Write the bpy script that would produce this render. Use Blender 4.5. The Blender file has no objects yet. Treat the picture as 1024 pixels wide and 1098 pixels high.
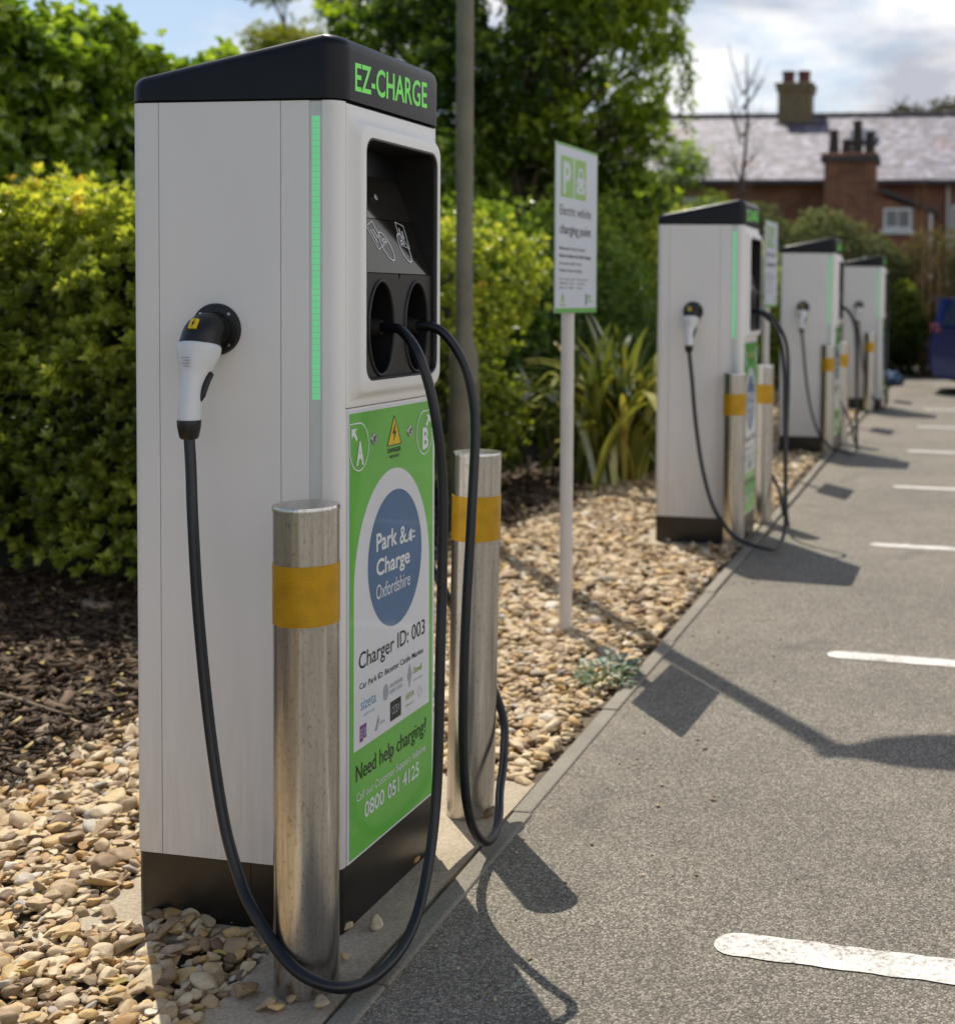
import bpy, bmesh, math, random
import numpy as np
from mathutils import Vector, Matrix
random.seed(7); rng = np.random.default_rng(11)
scn = bpy.context.scene
COL = scn.collection
PI = math.pi
R = math.radians

# ------------------------------------------------------------------ materials
def newmat(name):
    m = bpy.data.materials.new(name); m.use_nodes = True
    nt = m.node_tree; b = nt.nodes['Principled BSDF']
    return m, nt, b
def nd(nt, t, **kw):
    n = nt.nodes.new(t)
    for k, v in kw.items():
        if k in n.inputs: n.inputs[k].default_value = v
        else: setattr(n, k, v)
    return n
def ramp(nt, fac, stops, interp='LINEAR'):
    r = nt.nodes.new('ShaderNodeValToRGB'); r.color_ramp.interpolation = interp
    e = r.color_ramp.elements
    while len(e) < len(stops): e.new(0.5)
    for i, (p, c) in enumerate(stops):
        e[i].position = p; e[i].color = (*c, 1) if len(c) == 3 else c
    nt.links.new(fac, r.inputs[0]); return r.outputs[0]
def noise(nt, scale, detail=4, rough=.6, vec=None, dist=0):
    n = nt.nodes.new('ShaderNodeTexNoise'); n.inputs['Scale'].default_value = scale
    n.inputs['Detail'].default_value = detail; n.inputs['Roughness'].default_value = rough
    n.inputs['Distortion'].default_value = dist
    if vec is not None: nt.links.new(vec, n.inputs['Vector'])
    return n.outputs['Fac']
def objco(nt, scale=None):
    t = nt.nodes.new('ShaderNodeTexCoord').outputs['Object']
    if scale is None: return t
    m = nt.nodes.new('ShaderNodeMapping'); m.inputs['Scale'].default_value = scale
    nt.links.new(t, m.inputs['Vector']); return m.outputs[0]
def mixc(nt, fac, a, b, mode='MIX'):
    m = nt.nodes.new('ShaderNodeMix'); m.data_type = 'RGBA'; m.blend_type = mode
    if isinstance(fac, (int, float)): m.inputs[0].default_value = fac
    else: nt.links.new(fac, m.inputs[0])
    for i, x in ((6, a), (7, b)):
        if isinstance(x, tuple): m.inputs[i].default_value = (*x, 1) if len(x) == 3 else x
        else: nt.links.new(x, m.inputs[i])
    return m.outputs[2]
def bump(nt, b, h, strength=.3, dist=.01):
    n = nt.nodes.new('ShaderNodeBump'); n.inputs['Strength'].default_value = strength
    n.inputs['Distance'].default_value = dist
    nt.links.new(h, n.inputs['Height']); nt.links.new(n.outputs[0], b.inputs['Normal'])
def math_(nt, op, a, b=0.0):
    n = nt.nodes.new('ShaderNodeMath'); n.operation = op
    for i, x in ((0, a), (1, b)):
        if isinstance(x, (int, float)): n.inputs[i].default_value = x
        else: nt.links.new(x, n.inputs[i])
    return n.outputs[0]

def simple(name, col, rough=.5, metal=0, var=.08, nscale=8, bmp=0, bscale=200, emit=None, estr=0, coat=0):
    m, nt, b = newmat(name)
    co = objco(nt)
    f = noise(nt, nscale, 5, .6, co)
    lo = tuple(max(0, c*(1-var)) for c in col); hi = tuple(min(1, c*(1+var)) for c in col)
    nt.links.new(ramp(nt, f, [(.3, lo), (.7, hi)]), b.inputs['Base Color'])
    rr = nt.nodes.new('ShaderNodeMapRange'); rr.inputs[3].default_value = rough*.85; rr.inputs[4].default_value = min(1, rough*1.2)
    nt.links.new(noise(nt, nscale*3, 3, .6, co), rr.inputs[0]); nt.links.new(rr.outputs[0], b.inputs['Roughness'])
    b.inputs['Metallic'].default_value = metal
    b.inputs['Coat Weight'].default_value = coat
    if bmp: bump(nt, b, noise(nt, bscale, 2, .5, co), bmp, .002)
    if emit:
        b.inputs['Emission Color'].default_value = (*emit, 1); b.inputs['Emission Strength'].default_value = estr
    return m

def mat_body():
    m, nt, b = newmat('white_powder_coat')
    co = objco(nt)
    f = noise(nt, 2.2, 5, .6, objco(nt, (1, 1, .35)))
    base = ramp(nt, f, [(.3, (.83, .81, .785)), (.72, (.89, .875, .85))])
    # grime thickening towards the ground, thin rain streaks
    sep = nd(nt, 'ShaderNodeSeparateXYZ'); nt.links.new(co, sep.inputs[0])
    mr = nd(nt, 'ShaderNodeMapRange'); nt.links.new(sep.outputs[2], mr.inputs[0])
    mr.inputs[1].default_value = .15; mr.inputs[2].default_value = .70; mr.inputs[3].default_value = .7; mr.inputs[4].default_value = 0
    st = noise(nt, 9, 5, .7, objco(nt, (6, 6, .6)))
    g = math_(nt, 'MULTIPLY', mr.outputs[0], st)
    base = mixc(nt, g, base, (.36, .31, .25))
    sp = noise(nt, 120, 2, .5, co)
    spk = ramp(nt, sp, [(.73, (0, 0, 0)), (.78, (1, 1, 1))])
    base = mixc(nt, math_(nt, 'MULTIPLY', spk, .3), base, (.42, .38, .33))
    nt.links.new(base, b.inputs['Base Color'])
    b.inputs['Roughness'].default_value = .38
    bump(nt, b, noise(nt, 420, 2, .5, co), .05, .001)
    return m
def mat_steel():
    m, nt, b = newmat('brushed_stainless')
    co = objco(nt)
    str_ = noise(nt, 30, 6, .7, objco(nt, (3, 3, .12)))
    blot = noise(nt, 7, 5, .65, objco(nt, (1.5, 1.5, .6)))
    pit = noise(nt, 210, 3, .6, objco(nt, (1, 1, .45)))
    c = ramp(nt, str_, [(.3, (.42, .40, .37)), (.7, (.70, .69, .67))])
    bl = ramp(nt, blot, [(.42, (0, 0, 0)), (.7, (1, 1, 1))])
    c = mixc(nt, math_(nt, 'MULTIPLY', bl, .3), c, (.40, .34, .26))
    pm = ramp(nt, pit, [(.58, (0, 0, 0)), (.67, (1, 1, 1))])
    c = mixc(nt, math_(nt, 'MULTIPLY', pm, .42), c, (.13, .10, .07))
    nt.links.new(c, b.inputs['Base Color']); b.inputs['Metallic'].default_value = 1
    rr = nd(nt, 'ShaderNodeMapRange'); rr.inputs[3].default_value = .13; rr.inputs[4].default_value = .36
    nt.links.new(blot, rr.inputs[0]); nt.links.new(rr.outputs[0], b.inputs['Roughness'])
    bump(nt, b, pit, .25, .0006)
    return m
def mat_band():
    m, nt, b = newmat('amber_reflective_tape')
    co = objco(nt)
    # angle/height unwrap so the honeycomb cells wrap round the tube
    sep = nd(nt, 'ShaderNodeSeparateXYZ'); nt.links.new(co, sep.inputs[0])
    an = math_(nt, 'ARCTAN2', sep.outputs[1], sep.outputs[0])
    cmb = nd(nt, 'ShaderNodeCombineXYZ'); nt.links.new(math_(nt, 'MULTIPLY', an, .064), cmb.inputs[0]); nt.links.new(sep.outputs[2], cmb.inputs[1])
    v = nd(nt, 'ShaderNodeTexVoronoi', feature='DISTANCE_TO_EDGE'); v.inputs['Scale'].default_value = 210; v.inputs['Randomness'].default_value = .4
    nt.links.new(cmb.outputs[0], v.inputs['Vector'])
    k = ramp(nt, v.outputs['Distance'], [(.03, (.30, .16, .005)), (.14, (.62, .34, .008))])
    k2 = mixc(nt, .5, k, ramp(nt, noise(nt, 18, 4, .6, co), [(.3, (.38, .2, .006)), (.7, (.66, .38, .01))]))
    nt.links.new(k2, b.inputs['Base Color']); b.inputs['Roughness'].default_value = .3; b.inputs['Metallic'].default_value = .25
    return m
def mat_asphalt():
    m, nt, b = newmat('weathered_asphalt')
    co = objco(nt)
    v = nd(nt, 'ShaderNodeTexVoronoi'); v.inputs['Scale'].default_value = 185; nt.links.new(co, v.inputs['Vector'])
    sep = nd(nt, 'ShaderNodeSeparateColor'); nt.links.new(v.outputs['Color'], sep.inputs[0])
    chips = ramp(nt, sep.outputs[0], [(0, (.07, .066, .057)), (.35, (.14, .13, .11)), (.7, (.22, .205, .172)), (1, (.37, .355, .31))])
    v2 = nd(nt, 'ShaderNodeTexVoronoi'); v2.inputs['Scale'].default_value = 330; nt.links.new(co, v2.inputs['Vector'])
    sep2 = nd(nt, 'ShaderNodeSeparateColor'); nt.links.new(v2.outputs['Color'], sep2.inputs[0])
    fine = ramp(nt, sep2.outputs[0], [(0, (.09, .08, .07)), (1, (.25, .23, .2))])
    c = mixc(nt, .3, chips, fine)
    gap = ramp(nt, v.outputs['Distance'], [(.35, (1, 1, 1)), (.75, (.5, .48, .45))])
    c = mixc(nt, 1.0, c, gap, 'MULTIPLY')
    big = ramp(nt, noise(nt, .9, 6, .62, co), [(.3, (1.26, 1.23, 1.18)), (.7, (1.72, 1.68, 1.61))])
    c = mixc(nt, 1.0, c, big, 'MULTIPLY')
    mid = ramp(nt, noise(nt, 6, 5, .65, co), [(.32, (.88, .87, .86)), (.7, (1.08, 1.07, 1.05))])
    c = mixc(nt, 1.0, c, mid, 'MULTIPLY')
    st = ramp(nt, noise(nt, 1.7, 2, .5, objco(nt, (1, .55, 1)), .6), [(.64, (1, 1, 1)), (.74, (.72, .74, .76))])
    c = mixc(nt, 1.0, c, st, 'MULTIPLY')
    sx = nd(nt, 'ShaderNodeSeparateXYZ'); nt.links.new(co, sx.inputs[0])
    ed = nd(nt, 'ShaderNodeMapRange'); nt.links.new(sx.outputs[0], ed.inputs[0])
    ed.inputs[1].default_value = -1.16; ed.inputs[2].default_value = -.86; ed.inputs[3].default_value = 1; ed.inputs[4].default_value = 0
    grit = ramp(nt, noise(nt, 11, 6, .7, co), [(.42, (0, 0, 0)), (.68, (1, 1, 1))])
    c = mixc(nt, math_(nt, 'MULTIPLY', math_(nt, 'MULTIPLY', ed.outputs[0], grit), .55), c, (.30, .245, .175))
    oil = ramp(nt, noise(nt, .8, 3, .5, objco(nt, (1, 1.6, 1)), .4), [(.66, (1, 1, 1)), (.71, (.72, .73, .75))])
    c = mixc(nt, 1.0, c, oil, 'MULTIPLY')
    crk = ramp(nt, noise(nt, 240, 1, .5, co), [(.74, (1, 1, 1)), (.78, (.45, .43, .42))])
    c = mixc(nt, 1.0, c, crk, 'MULTIPLY')
    nt.links.new(c, b.inputs['Base Color']); b.inputs['Roughness'].default_value = .8
    h = math_(nt, 'ADD', math_(nt, 'MULTIPLY', v.outputs['Distance'], -.7), noise(nt, 260, 3, .6, co))
    bump(nt, b, h, .8, .006)
    return m
def mat_concrete(name, a=(.30, .27, .225), c2=(.42, .38, .32), sc=5):
    m, nt, b = newmat(name); co = objco(nt)
    c = ramp(nt, noise(nt, sc, 6, .65, co), [(.3, a), (.7, c2)])
    sp = ramp(nt, noise(nt, 160, 3, .6, co), [(.35, (.72, .71, .69)), (.65, (1.1, 1.1, 1.08))])
    c = mixc(nt, 1.0, c, sp, 'MULTIPLY')
    dk = ramp(nt, noise(nt, 14, 5, .7, co), [(.62, (1, 1, 1)), (.74, (.6, .56, .5))])
    c = mixc(nt, 1.0, c, dk, 'MULTIPLY')
    nt.links.new(c, b.inputs['Base Color']); b.inputs['Roughness'].default_value = .85
    bump(nt, b, noise(nt, 90, 5, .6, co), .5, .004); return m
def mat_line():
    m, nt, b = newmat('road_paint'); co = objco(nt)
    v = noise(nt, 75, 5, .75, co)
    w = noise(nt, 9, 4, .6, co)
    s = math_(nt, 'ADD', math_(nt, 'MULTIPLY', v, .65), math_(nt, 'MULTIPLY', w, .35))
    c = ramp(nt, s, [(.40, (.22, .20, .17)), (.45, (.52, .49, .44)), (.6, (.76, .73, .68))])
    nt.links.new(c, b.inputs['Base Color']); b.inputs['Roughness'].default_value = .7
    bump(nt, b, noise(nt, 160, 4, .6, co), .5, .004); return m
def mat_attr(name, stops, rough=.6, spec=.5, trans=0, mott=0, mscale=60, bmp=0, tcol=None):
    """colour driven by the per-piece float attribute rnd"""
    m, nt, b = newmat(name)
    a = nd(nt, 'ShaderNodeAttribute', attribute_name='rnd')
    c = ramp(nt, a.outputs['Fac'], stops)
    if mott:
        mm = ramp(nt, noise(nt, mscale, 4, .65, objco(nt)), [(.3, (1-mott,)*3), (.7, (1+mott*.6,)*3)])
        c = mixc(nt, 1.0, c, mm, 'MULTIPLY')
    nt.links.new(c, b.inputs['Base Color']); b.inputs['Roughness'].default_value = rough
    b.inputs['Specular IOR Level'].default_value = spec
    if bmp: bump(nt, b, noise(nt, 110, 4, .6, objco(nt)), bmp, .004)
    if trans:
        t = nt.nodes.new('ShaderNodeBsdfTranslucent')
        nt.links.new(mixc(nt, 1.0, c, tcol or (1.5, 1.6, .6), 'MULTIPLY'), t.inputs[0])
        mx = nt.nodes.new('ShaderNodeMixShader'); mx.inputs[0].default_value = trans
        nt.links.new(b.outputs[0], mx.inputs[1]); nt.links.new(t.outputs[0], mx.inputs[2])
        nt.links.new(mx.outputs[0], nt.nodes['Material Output'].inputs[0])
    return m
def mat_brick():
    m, nt, b = newmat('red_brick'); 
    co = nt.nodes.new('ShaderNodeTexCoord').outputs['Object']
    sep = nd(nt, 'ShaderNodeSeparateXYZ'); nt.links.new(co, sep.inputs[0])
    cmb = nd(nt, 'ShaderNodeCombineXYZ')
    nt.links.new(math_(nt, 'ADD', sep.outputs[0], sep.outputs[1]), cmb.inputs[0]); nt.links.new(sep.outputs[2], cmb.inputs[1])
    br = nd(nt, 'ShaderNodeTexBrick'); nt.links.new(cmb.outputs[0], br.inputs['Vector'])
    br.inputs['Scale'].default_value = 1; br.inputs['Brick Width'].default_value = .225; br.inputs['Row Height'].default_value = .075
    br.inputs['Mortar Size'].default_value = .01
    br.inputs['Color1'].default_value = (.20, .062, .030, 1); br.inputs['Color2'].default_value = (.30, .11, .05, 1); br.inputs['Mortar'].default_value = (.24, .19, .15, 1)
    big = ramp(nt, noise(nt, 1.2, 5, .6, co), [(.3, (.6, .6, .6)), (.7, (1.15, 1.12, 1.1))])
    nt.links.new(mixc(nt, 1.0, br.outputs[0], big, 'MULTIPLY'), b.inputs['Base Color']); b.inputs['Roughness'].default_value = .9
    return m
def mat_slate():
    m, nt, b = newmat('old_slate'); co = nt.nodes.new('ShaderNodeTexCoord').outputs['Object']
    br = nd(nt, 'ShaderNodeTexBrick'); nt.links.new(co, br.inputs['Vector']); br.inputs['Scale'].default_value = 1
    br.inputs['Brick Width'].default_value = .3; br.inputs['Row Height'].default_value = .2; br.inputs['Mortar Size'].default_value = .012
    br.inputs['Color1'].default_value = (.075, .07, .09, 1); br.inputs['Color2'].default_value = (.20, .19, .22, 1); br.inputs['Mortar'].default_value = (.10, .09, .10, 1)
    big = ramp(nt, noise(nt, 3.2, 5, .75, co), [(.36, (.38, .30, .32)), (.48, (.85, .80, .88)), (.60, (2.1, 2.05, 2.2))])  # mottled slate; its bright end puts sparkling glints into the colour
    rust = ramp(nt, noise(nt, .55, 4, .6, co), [(.58, (1, 1, 1)), (.7, (.95, .68, .62))])
    c = mixc(nt, 1.0, mixc(nt, 1.0, br.outputs[0], big, 'MULTIPLY'), rust, 'MULTIPLY')
    nt.links.new(c, b.inputs['Base Color']); b.inputs['Roughness'].default_value = .55
    bump(nt, b, noise(nt, 4, 5, .75, co), .9, .05); return m
def mat_bark():
    m, nt, b = newmat('tree_bark'); 
    c = ramp(nt, noise(nt, 12, 6, .7, objco(nt, (1, 1, .25))), [(.3, (.05, .036, .025)), (.7, (.16, .125, .09))])
    nt.links.new(c, b.inputs['Base Color']); b.inputs['Roughness'].default_value = .9; return m

M = {}
M['body'] = mat_body(); M['steel'] = mat_steel(); M['band'] = mat_band(); M['asphalt'] = mat_asphalt()
M['kerb'] = mat_concrete('kerb_concrete', (.20, .18, .145), (.29, .26, .21), 3); M['pad'] = mat_concrete('sandy_concrete', (.36, .29, .20), (.52, .44, .33), 4)
M['line'] = mat_line(); M['brick'] = mat_brick(); M['slate'] = mat_slate(); M['bark'] = mat_bark()
M['cap'] = simple('navy_black_plastic', (.008, .009, .012), .33, var=.2, bmp=.03, bscale=300)
M['cap'].node_tree.nodes['Principled BSDF'].inputs['Specular IOR Level'].default_value = .24
M['black'] = simple('black_plastic', (.009, .0085, .008), .42, var=.25, nscale=20)
M['plinth'] = simple('plinth_black', (.012, .010, .008), .30, var=.4, nscale=6)
M['plate'] = simple('charcoal_plate', (.016, .0135, .010), .5, var=.15)
M['reader'] = simple('glossy_reader', (.012, .0105, .008), .10, var=.1)
M['reader'].node_tree.nodes['Principled BSDF'].inputs['IOR'].default_value = 1.38
M['display'] = simple('display_glass', (.09, .08, .065), .07, metal=.8, var=.05)
M['cavity'] = simple('cavity_black', (.006, .006, .007), .35, var=.1)
M['rubber'] = simple('cable_rubber', (.007, .008, .012), .36, var=.3, nscale=40, bmp=.04)
M['gun_white'] = simple('connector_white', (.74, .75, .76), .32, var=.03, nscale=20)
M['grey_text'] = simple('grey_print', (.35, .38, .42), .5)
M['green'] = simple('green_vinyl', (.135, .49, .06), .24, var=.10, nscale=3.5, coat=.3)
M['logo'] = simple('logo_green', (.22, .80, .14), .5, emit=(.2, .9, .15), estr=.12)
M['white'] = simple('white_vinyl', (.74, .76, .80), .25, var=.03, nscale=4, coat=.3)
M['blue'] = simple('blue_vinyl', (.045, .14, .31), .25, var=.15, nscale=5, coat=.3)
M['ink'] = simple('black_ink', (.012, .012, .012), .4)
M['whiteink'] = simple('white_ink', (.80, .82, .82), .4, var=.03)
M['yellow'] = simple('warning_yellow', (.75, .52, .01), .4)
M['purple'] = simple('purple_ink', (.22, .02, .25), .4)
M['cyan'] = simple('cyan_ink', (.12, .36, .50), .4)
M['lime'] = simple('olive_ink', (.30, .42, .08), .4)
M['strip'] = simple('frosted_strip', (.64, .68, .66), .4, var=.04)
M['led'] = simple('green_led', (.25, .6, .35), .4, emit=(.12, .58, .24), estr=.5)
M['metal'] = simple('small_metal', (.55, .56, .58), .3, metal=1)
M['signplate'] = simple('sign_white', (.62, .66, .74), .35, var=.03)
M['signgreen'] = simple('sign_green', (.13, .40, .07), .35, var=.05)
M['signlime'] = simple('sign_lime', (.27, .50, .11), .35, var=.05)
M['post'] = simple('white_post', (.62, .58, .54), .45, var=.06)
M['galv'] = simple('galvanised_column', (.17, .16, .115), .6, metal=.1, var=.22, nscale=5, bmp=.1, bscale=60)
M['seam'] = simple('seam_dark', (.03, .03, .03), .7)
M['earth'] = mat_concrete('dark_earth', (.035, .025, .018), (.07, .05, .035), 9)
M['sand'] = mat_concrete('gravel_bedding', (.10, .072, .042), (.17, .125, .075), 9)  # bedding colour lowered to paint the dark gaps between lit pebbles
M['grass'] = mat_concrete('rough_grass', (.04, .06, .015), (.08, .10, .03), 2)
M['pebble'] = mat_attr('limestone_pebble', [(0, (.15, .09, .05)), (.1, (.30, .205, .11)), (.3, (.48, .345, .19)), (.5, (.57, .435, .26)), (.68, (.64, .52, .34)), (.82, (.58, .40, .165)), (.9, (.42, .24, .09)), (.95, (.38, .33, .27)), (1, (.72, .63, .49))], .62, .45, mott=.28, mscale=38, bmp=.35)
M['chip'] = mat_attr('bark_chip', [(0, (.022, .013, .007)), (.45, (.058, .035, .018)), (.8, (.115, .072, .036)), (.95, (.17, .11, .07)), (.985, (.34, .27, .19)), (1, (.50, .40, .16))], .75, .3, mott=.3)
M['hedge'] = mat_attr('hedge_leaf', [(0, (.05, .08, .016)), (.22, (.15, .20, .035)), (.48, (.33, .39, .06)), (.76, (.50, .54, .09)), (.95, (.66, .64, .14)), (1, (.66, .50, .10))], .36, .6, trans=.48, tcol=(1.4, 1.4, .6))
M['ivy'] = mat_attr('ivy_leaf', [(0, (.025, .055, .010)), (.35, (.085, .155, .022)), (.65, (.22, .32, .04)), (1, (.46, .54, .09))], .24, .7, trans=.36)
M['treeleaf'] = mat_attr('dark_tree_leaf', [(0, (.018, .042, .008)), (.35, (.06, .11, .016)), (.6, (.26, .36, .035)), (1, (.58, .64, .07))], .33, .6, trans=.5)
M['yleaf'] = mat_attr('yellow_tree_leaf', [(0, (.08, .10, .016)), (.5, (.24, .26, .035)), (1, (.5, .45, .07))], .5, .4, trans=.35)
M['olive'] = mat_attr('grey_green_leaf', [(0, (.05, .065, .025)), (.5, (.15, .18, .08)), (.85, (.27, .29, .16)), (1, (.38, .38, .25))], .6, .3, trans=.2)
M['brownleaf'] = mat_attr('browning_leaf', [(0, (.040, .036, .018)), (.4, (.11, .105, .045)), (.75, (.20, .17, .08)), (1, (.26, .19, .10))], .6, .3, trans=.2)
M['flax'] = mat_attr('flax_leaf', [(0, (.03, .05, .012)), (.3, (.08, .11, .025)), (.55, (.30, .31, .06)), (.8, (.52, .46, .13)), (1, (.60, .24, .02))], .17, .9, trans=.18)
M['litter'] = mat_attr('dead_leaf', [(0, (.10, .06, .03)), (.6, (.24, .17, .07)), (1, (.42, .34, .10))], .75, .2)
M['weed'] = mat_attr('weed_leaf', [(0, (.10, .15, .10)), (.6, (.20, .27, .20)), (1, (.34, .40, .30))], .5, .4, trans=.15)
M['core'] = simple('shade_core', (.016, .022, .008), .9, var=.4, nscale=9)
M['stalk'] = simple('dry_stalk', (.34, .20, .10), .8, var=.3)
M['carpaint'] = simple('blue_car_paint', (.0, .010, .085), .3, var=.05, coat=.35)
M['carpaint'].node_tree.nodes['Principled BSDF'].inputs['Specular IOR Level'].default_value = .2
M['glass'] = simple('dark_glass', (.015, .02, .025), .04, coat=1)
M['tail'] = simple('tail_red', (.22, .005, .005), .2, coat=1)
M['alloy'] = simple('alloy_rim', (.45, .46, .48), .3, metal=1)
M['tyre'] = simple('tyre_rubber', (.015, .015, .015), .8)
M['frame'] = simple('painted_frame', (.60, .62, .62), .5)
M['pane'] = simple('house_pane', (.05, .06, .07), .08, coat=1)
M['pot'] = simple('clay_pot', (.05, .038, .032), .8, var=.3)
M['redpot'] = simple('red_clay', (.14, .05, .04), .8, var=.3)
M['bufbrick'] = mat_concrete('buff_brick', (.14, .11, .06), (.26, .20, .12), 7)
M['ridge'] = simple('ridge_tile', (.07, .06, .06), .8, var=.3)
M['bag'] = simple('blue_sack', (.04, .09, .18), .6, var=.25, nscale=14)
M['twig'] = simple('dry_twig', (.20, .15, .09), .85, var=.3, nscale=30)

# ------------------------------------------------------------------ object helpers
def tag(o, label=None, cat=None, group=None, kind=None):
    if label: o['label'] = label
    if cat: o['category'] = cat
    if group: o['group'] = group
    if kind: o['kind'] = kind
    return o
def empty(name, loc=(0, 0, 0), rz=0, rx=0, ry=0):
    o = bpy.data.objects.new(name, None); COL.objects.link(o); o.location = loc; o.rotation_euler = (rx, ry, rz)
    o.empty_display_size = .2; return o
def link(name, me, mat, parent=None, smooth=False, bevel=0, segs=3, auto=None):
    o = bpy.data.objects.new(name, me); COL.objects.link(o)
    if mat is not None: me.materials.append(mat)
    if smooth: me.polygons.foreach_set('use_smooth', [True]*len(me.polygons))
    if parent is not None: o.parent = parent
    if auto is not None:
        me.polygons.foreach_set('use_smooth', [True]*len(me.polygons))
        bmm = bmesh.new(); bmm.from_mesh(me)
        for e in bmm.edges:
            if len(e.link_faces) == 2 and e.calc_face_angle(0) > R(auto): e.smooth = False
        bmm.to_mesh(me); bmm.free()
    if bevel:
        md = o.modifiers.new('bevel', 'BEVEL'); md.width = bevel; md.segments = segs; md.limit_method = 'ANGLE'; md.angle_limit = R(35)
    return o
class MB:
    def __init__(s): s.v = []; s.f = []
    def add(s, vs, fs):
        n = len(s.v); s.v += [tuple(p) for p in vs]; s.f += [tuple(i+n for i in f) for f in fs]; return s
    def box(s, x0, x1, y0, y1, z0, z1):
        return s.add([(x0, y0, z0), (x1, y0, z0), (x1, y1, z0), (x0, y1, z0), (x0, y0, z1), (x1, y0, z1), (x1, y1, z1), (x0, y1, z1)],
                     [(0, 3, 2, 1), (4, 5, 6, 7), (0, 1, 5, 4), (1, 2, 6, 5), (2, 3, 7, 6), (3, 0, 4, 7)])
    def rings(s, rings, cap0=True, cap1=True, closed=True):
        n = len(rings[0]); vs = [p for r in rings for p in r]; fs = []
        for k in range(len(rings)-1):
            for i in range(n if closed else n-1):
                j = (i+1) % n; fs.append((k*n+i, k*n+j, (k+1)*n+j, (k+1)*n+i))
        if cap0: fs.append(tuple(reversed(range(n))))
        if cap1: fs.append(tuple(range((len(rings)-1)*n, len(rings)*n)))
        return s.add(vs, fs)
    def prism(s, outline, z0, z1):
        return s.rings([[(x, y, z0) for x, y in outline], [(x, y, z1) for x, y in outline]])
    def lathe(s, prof, n=32, c=(0, 0, 0), cap0=True, cap1=True):
        return s.rings([[(c[0]+r*math.cos(2*PI*i/n), c[1]+r*math.sin(2*PI*i/n), c[2]+z) for i in range(n)] for r, z in prof], cap0, cap1)
    def tube(s, pts, rad, n=10, caps=True, up=(0, 0, 1)):
        pts = [Vector(p) for p in pts]
        rads = rad if isinstance(rad, (list, tuple)) else [rad]*len(pts)
        rings = []; prev = None
        for i, p in enumerate(pts):
            t = (pts[min(i+1, len(pts)-1)]-pts[max(i-1, 0)]).normalized()
            if prev is None:
                a = Vector(up).cross(t)
                if a.length < 1e-3: a = Vector((1, 0, 0)).cross(t)
            else: a = prev-t*prev.dot(t)
            a.normalize(); prev = a; b = t.cross(a)
            r = rads[i]; ra, rb = (r if isinstance(r, (list, tuple)) else (r, r))
            rings.append([p+a*ra*math.cos(2*PI*k/n)+b*rb*math.sin(2*PI*k/n) for k in range(n)])
        return s.rings(rings, caps, caps)
    def mesh(s, name):
        me = bpy.data.meshes.new(name); me.from_pydata(s.v, [], s.f); me.validate(); me.update()
        bmm = bmesh.new(); bmm.from_mesh(me); bmesh.ops.recalc_face_normals(bmm, faces=bmm.faces); bmm.to_mesh(me); bmm.free(); return me
    def build(s, name, mat, parent=None, **kw): return link(name, s.mesh(name), mat, parent, **kw)
def flat(name, mb, mat, parent=None):   # keep winding as written
    me = bpy.data.meshes.new(name); me.from_pydata(mb.v, [], mb.f); me.update(); return link(name, me, mat, parent)
def rrect(a0, a1, b0, b1, r, n=5):
    pts = []
    for cx, cy, t0 in ((a1-r, b0+r, -90), (a1-r, b1-r, 0), (a0+r, b1-r, 90), (a0+r, b0+r, 180)):
        for k in range(n+1):
            t = R(t0+90*k/n); pts.append((cx+r*math.cos(t), cy+r*math.sin(t)))
    return pts
def catmull(pts, sub=8):
    P = [Vector(p) for p in pts]; P = [P[0]*2-P[1]]+P+[P[-1]*2-P[-2]]; out = []
    for i in range(1, len(P)-2):
        a, b, c, d = P[i-1:i+3]
        for k in range(sub):
            t = k/sub; out.append(.5*((2*b)+(c-a)*t+(2*a-5*b+4*c-d)*t*t+(3*b-a-3*c+d)*t**3))
    out.append(P[-2]); return out
def children(o): return [c for c in bpy.data.objects if c.parent == o]
def copy_tree(o, parent=None):
    c = o.copy(); COL.objects.link(c); c.parent = parent
    for ch in children(o): copy_tree(ch, c)
    return c

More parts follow.
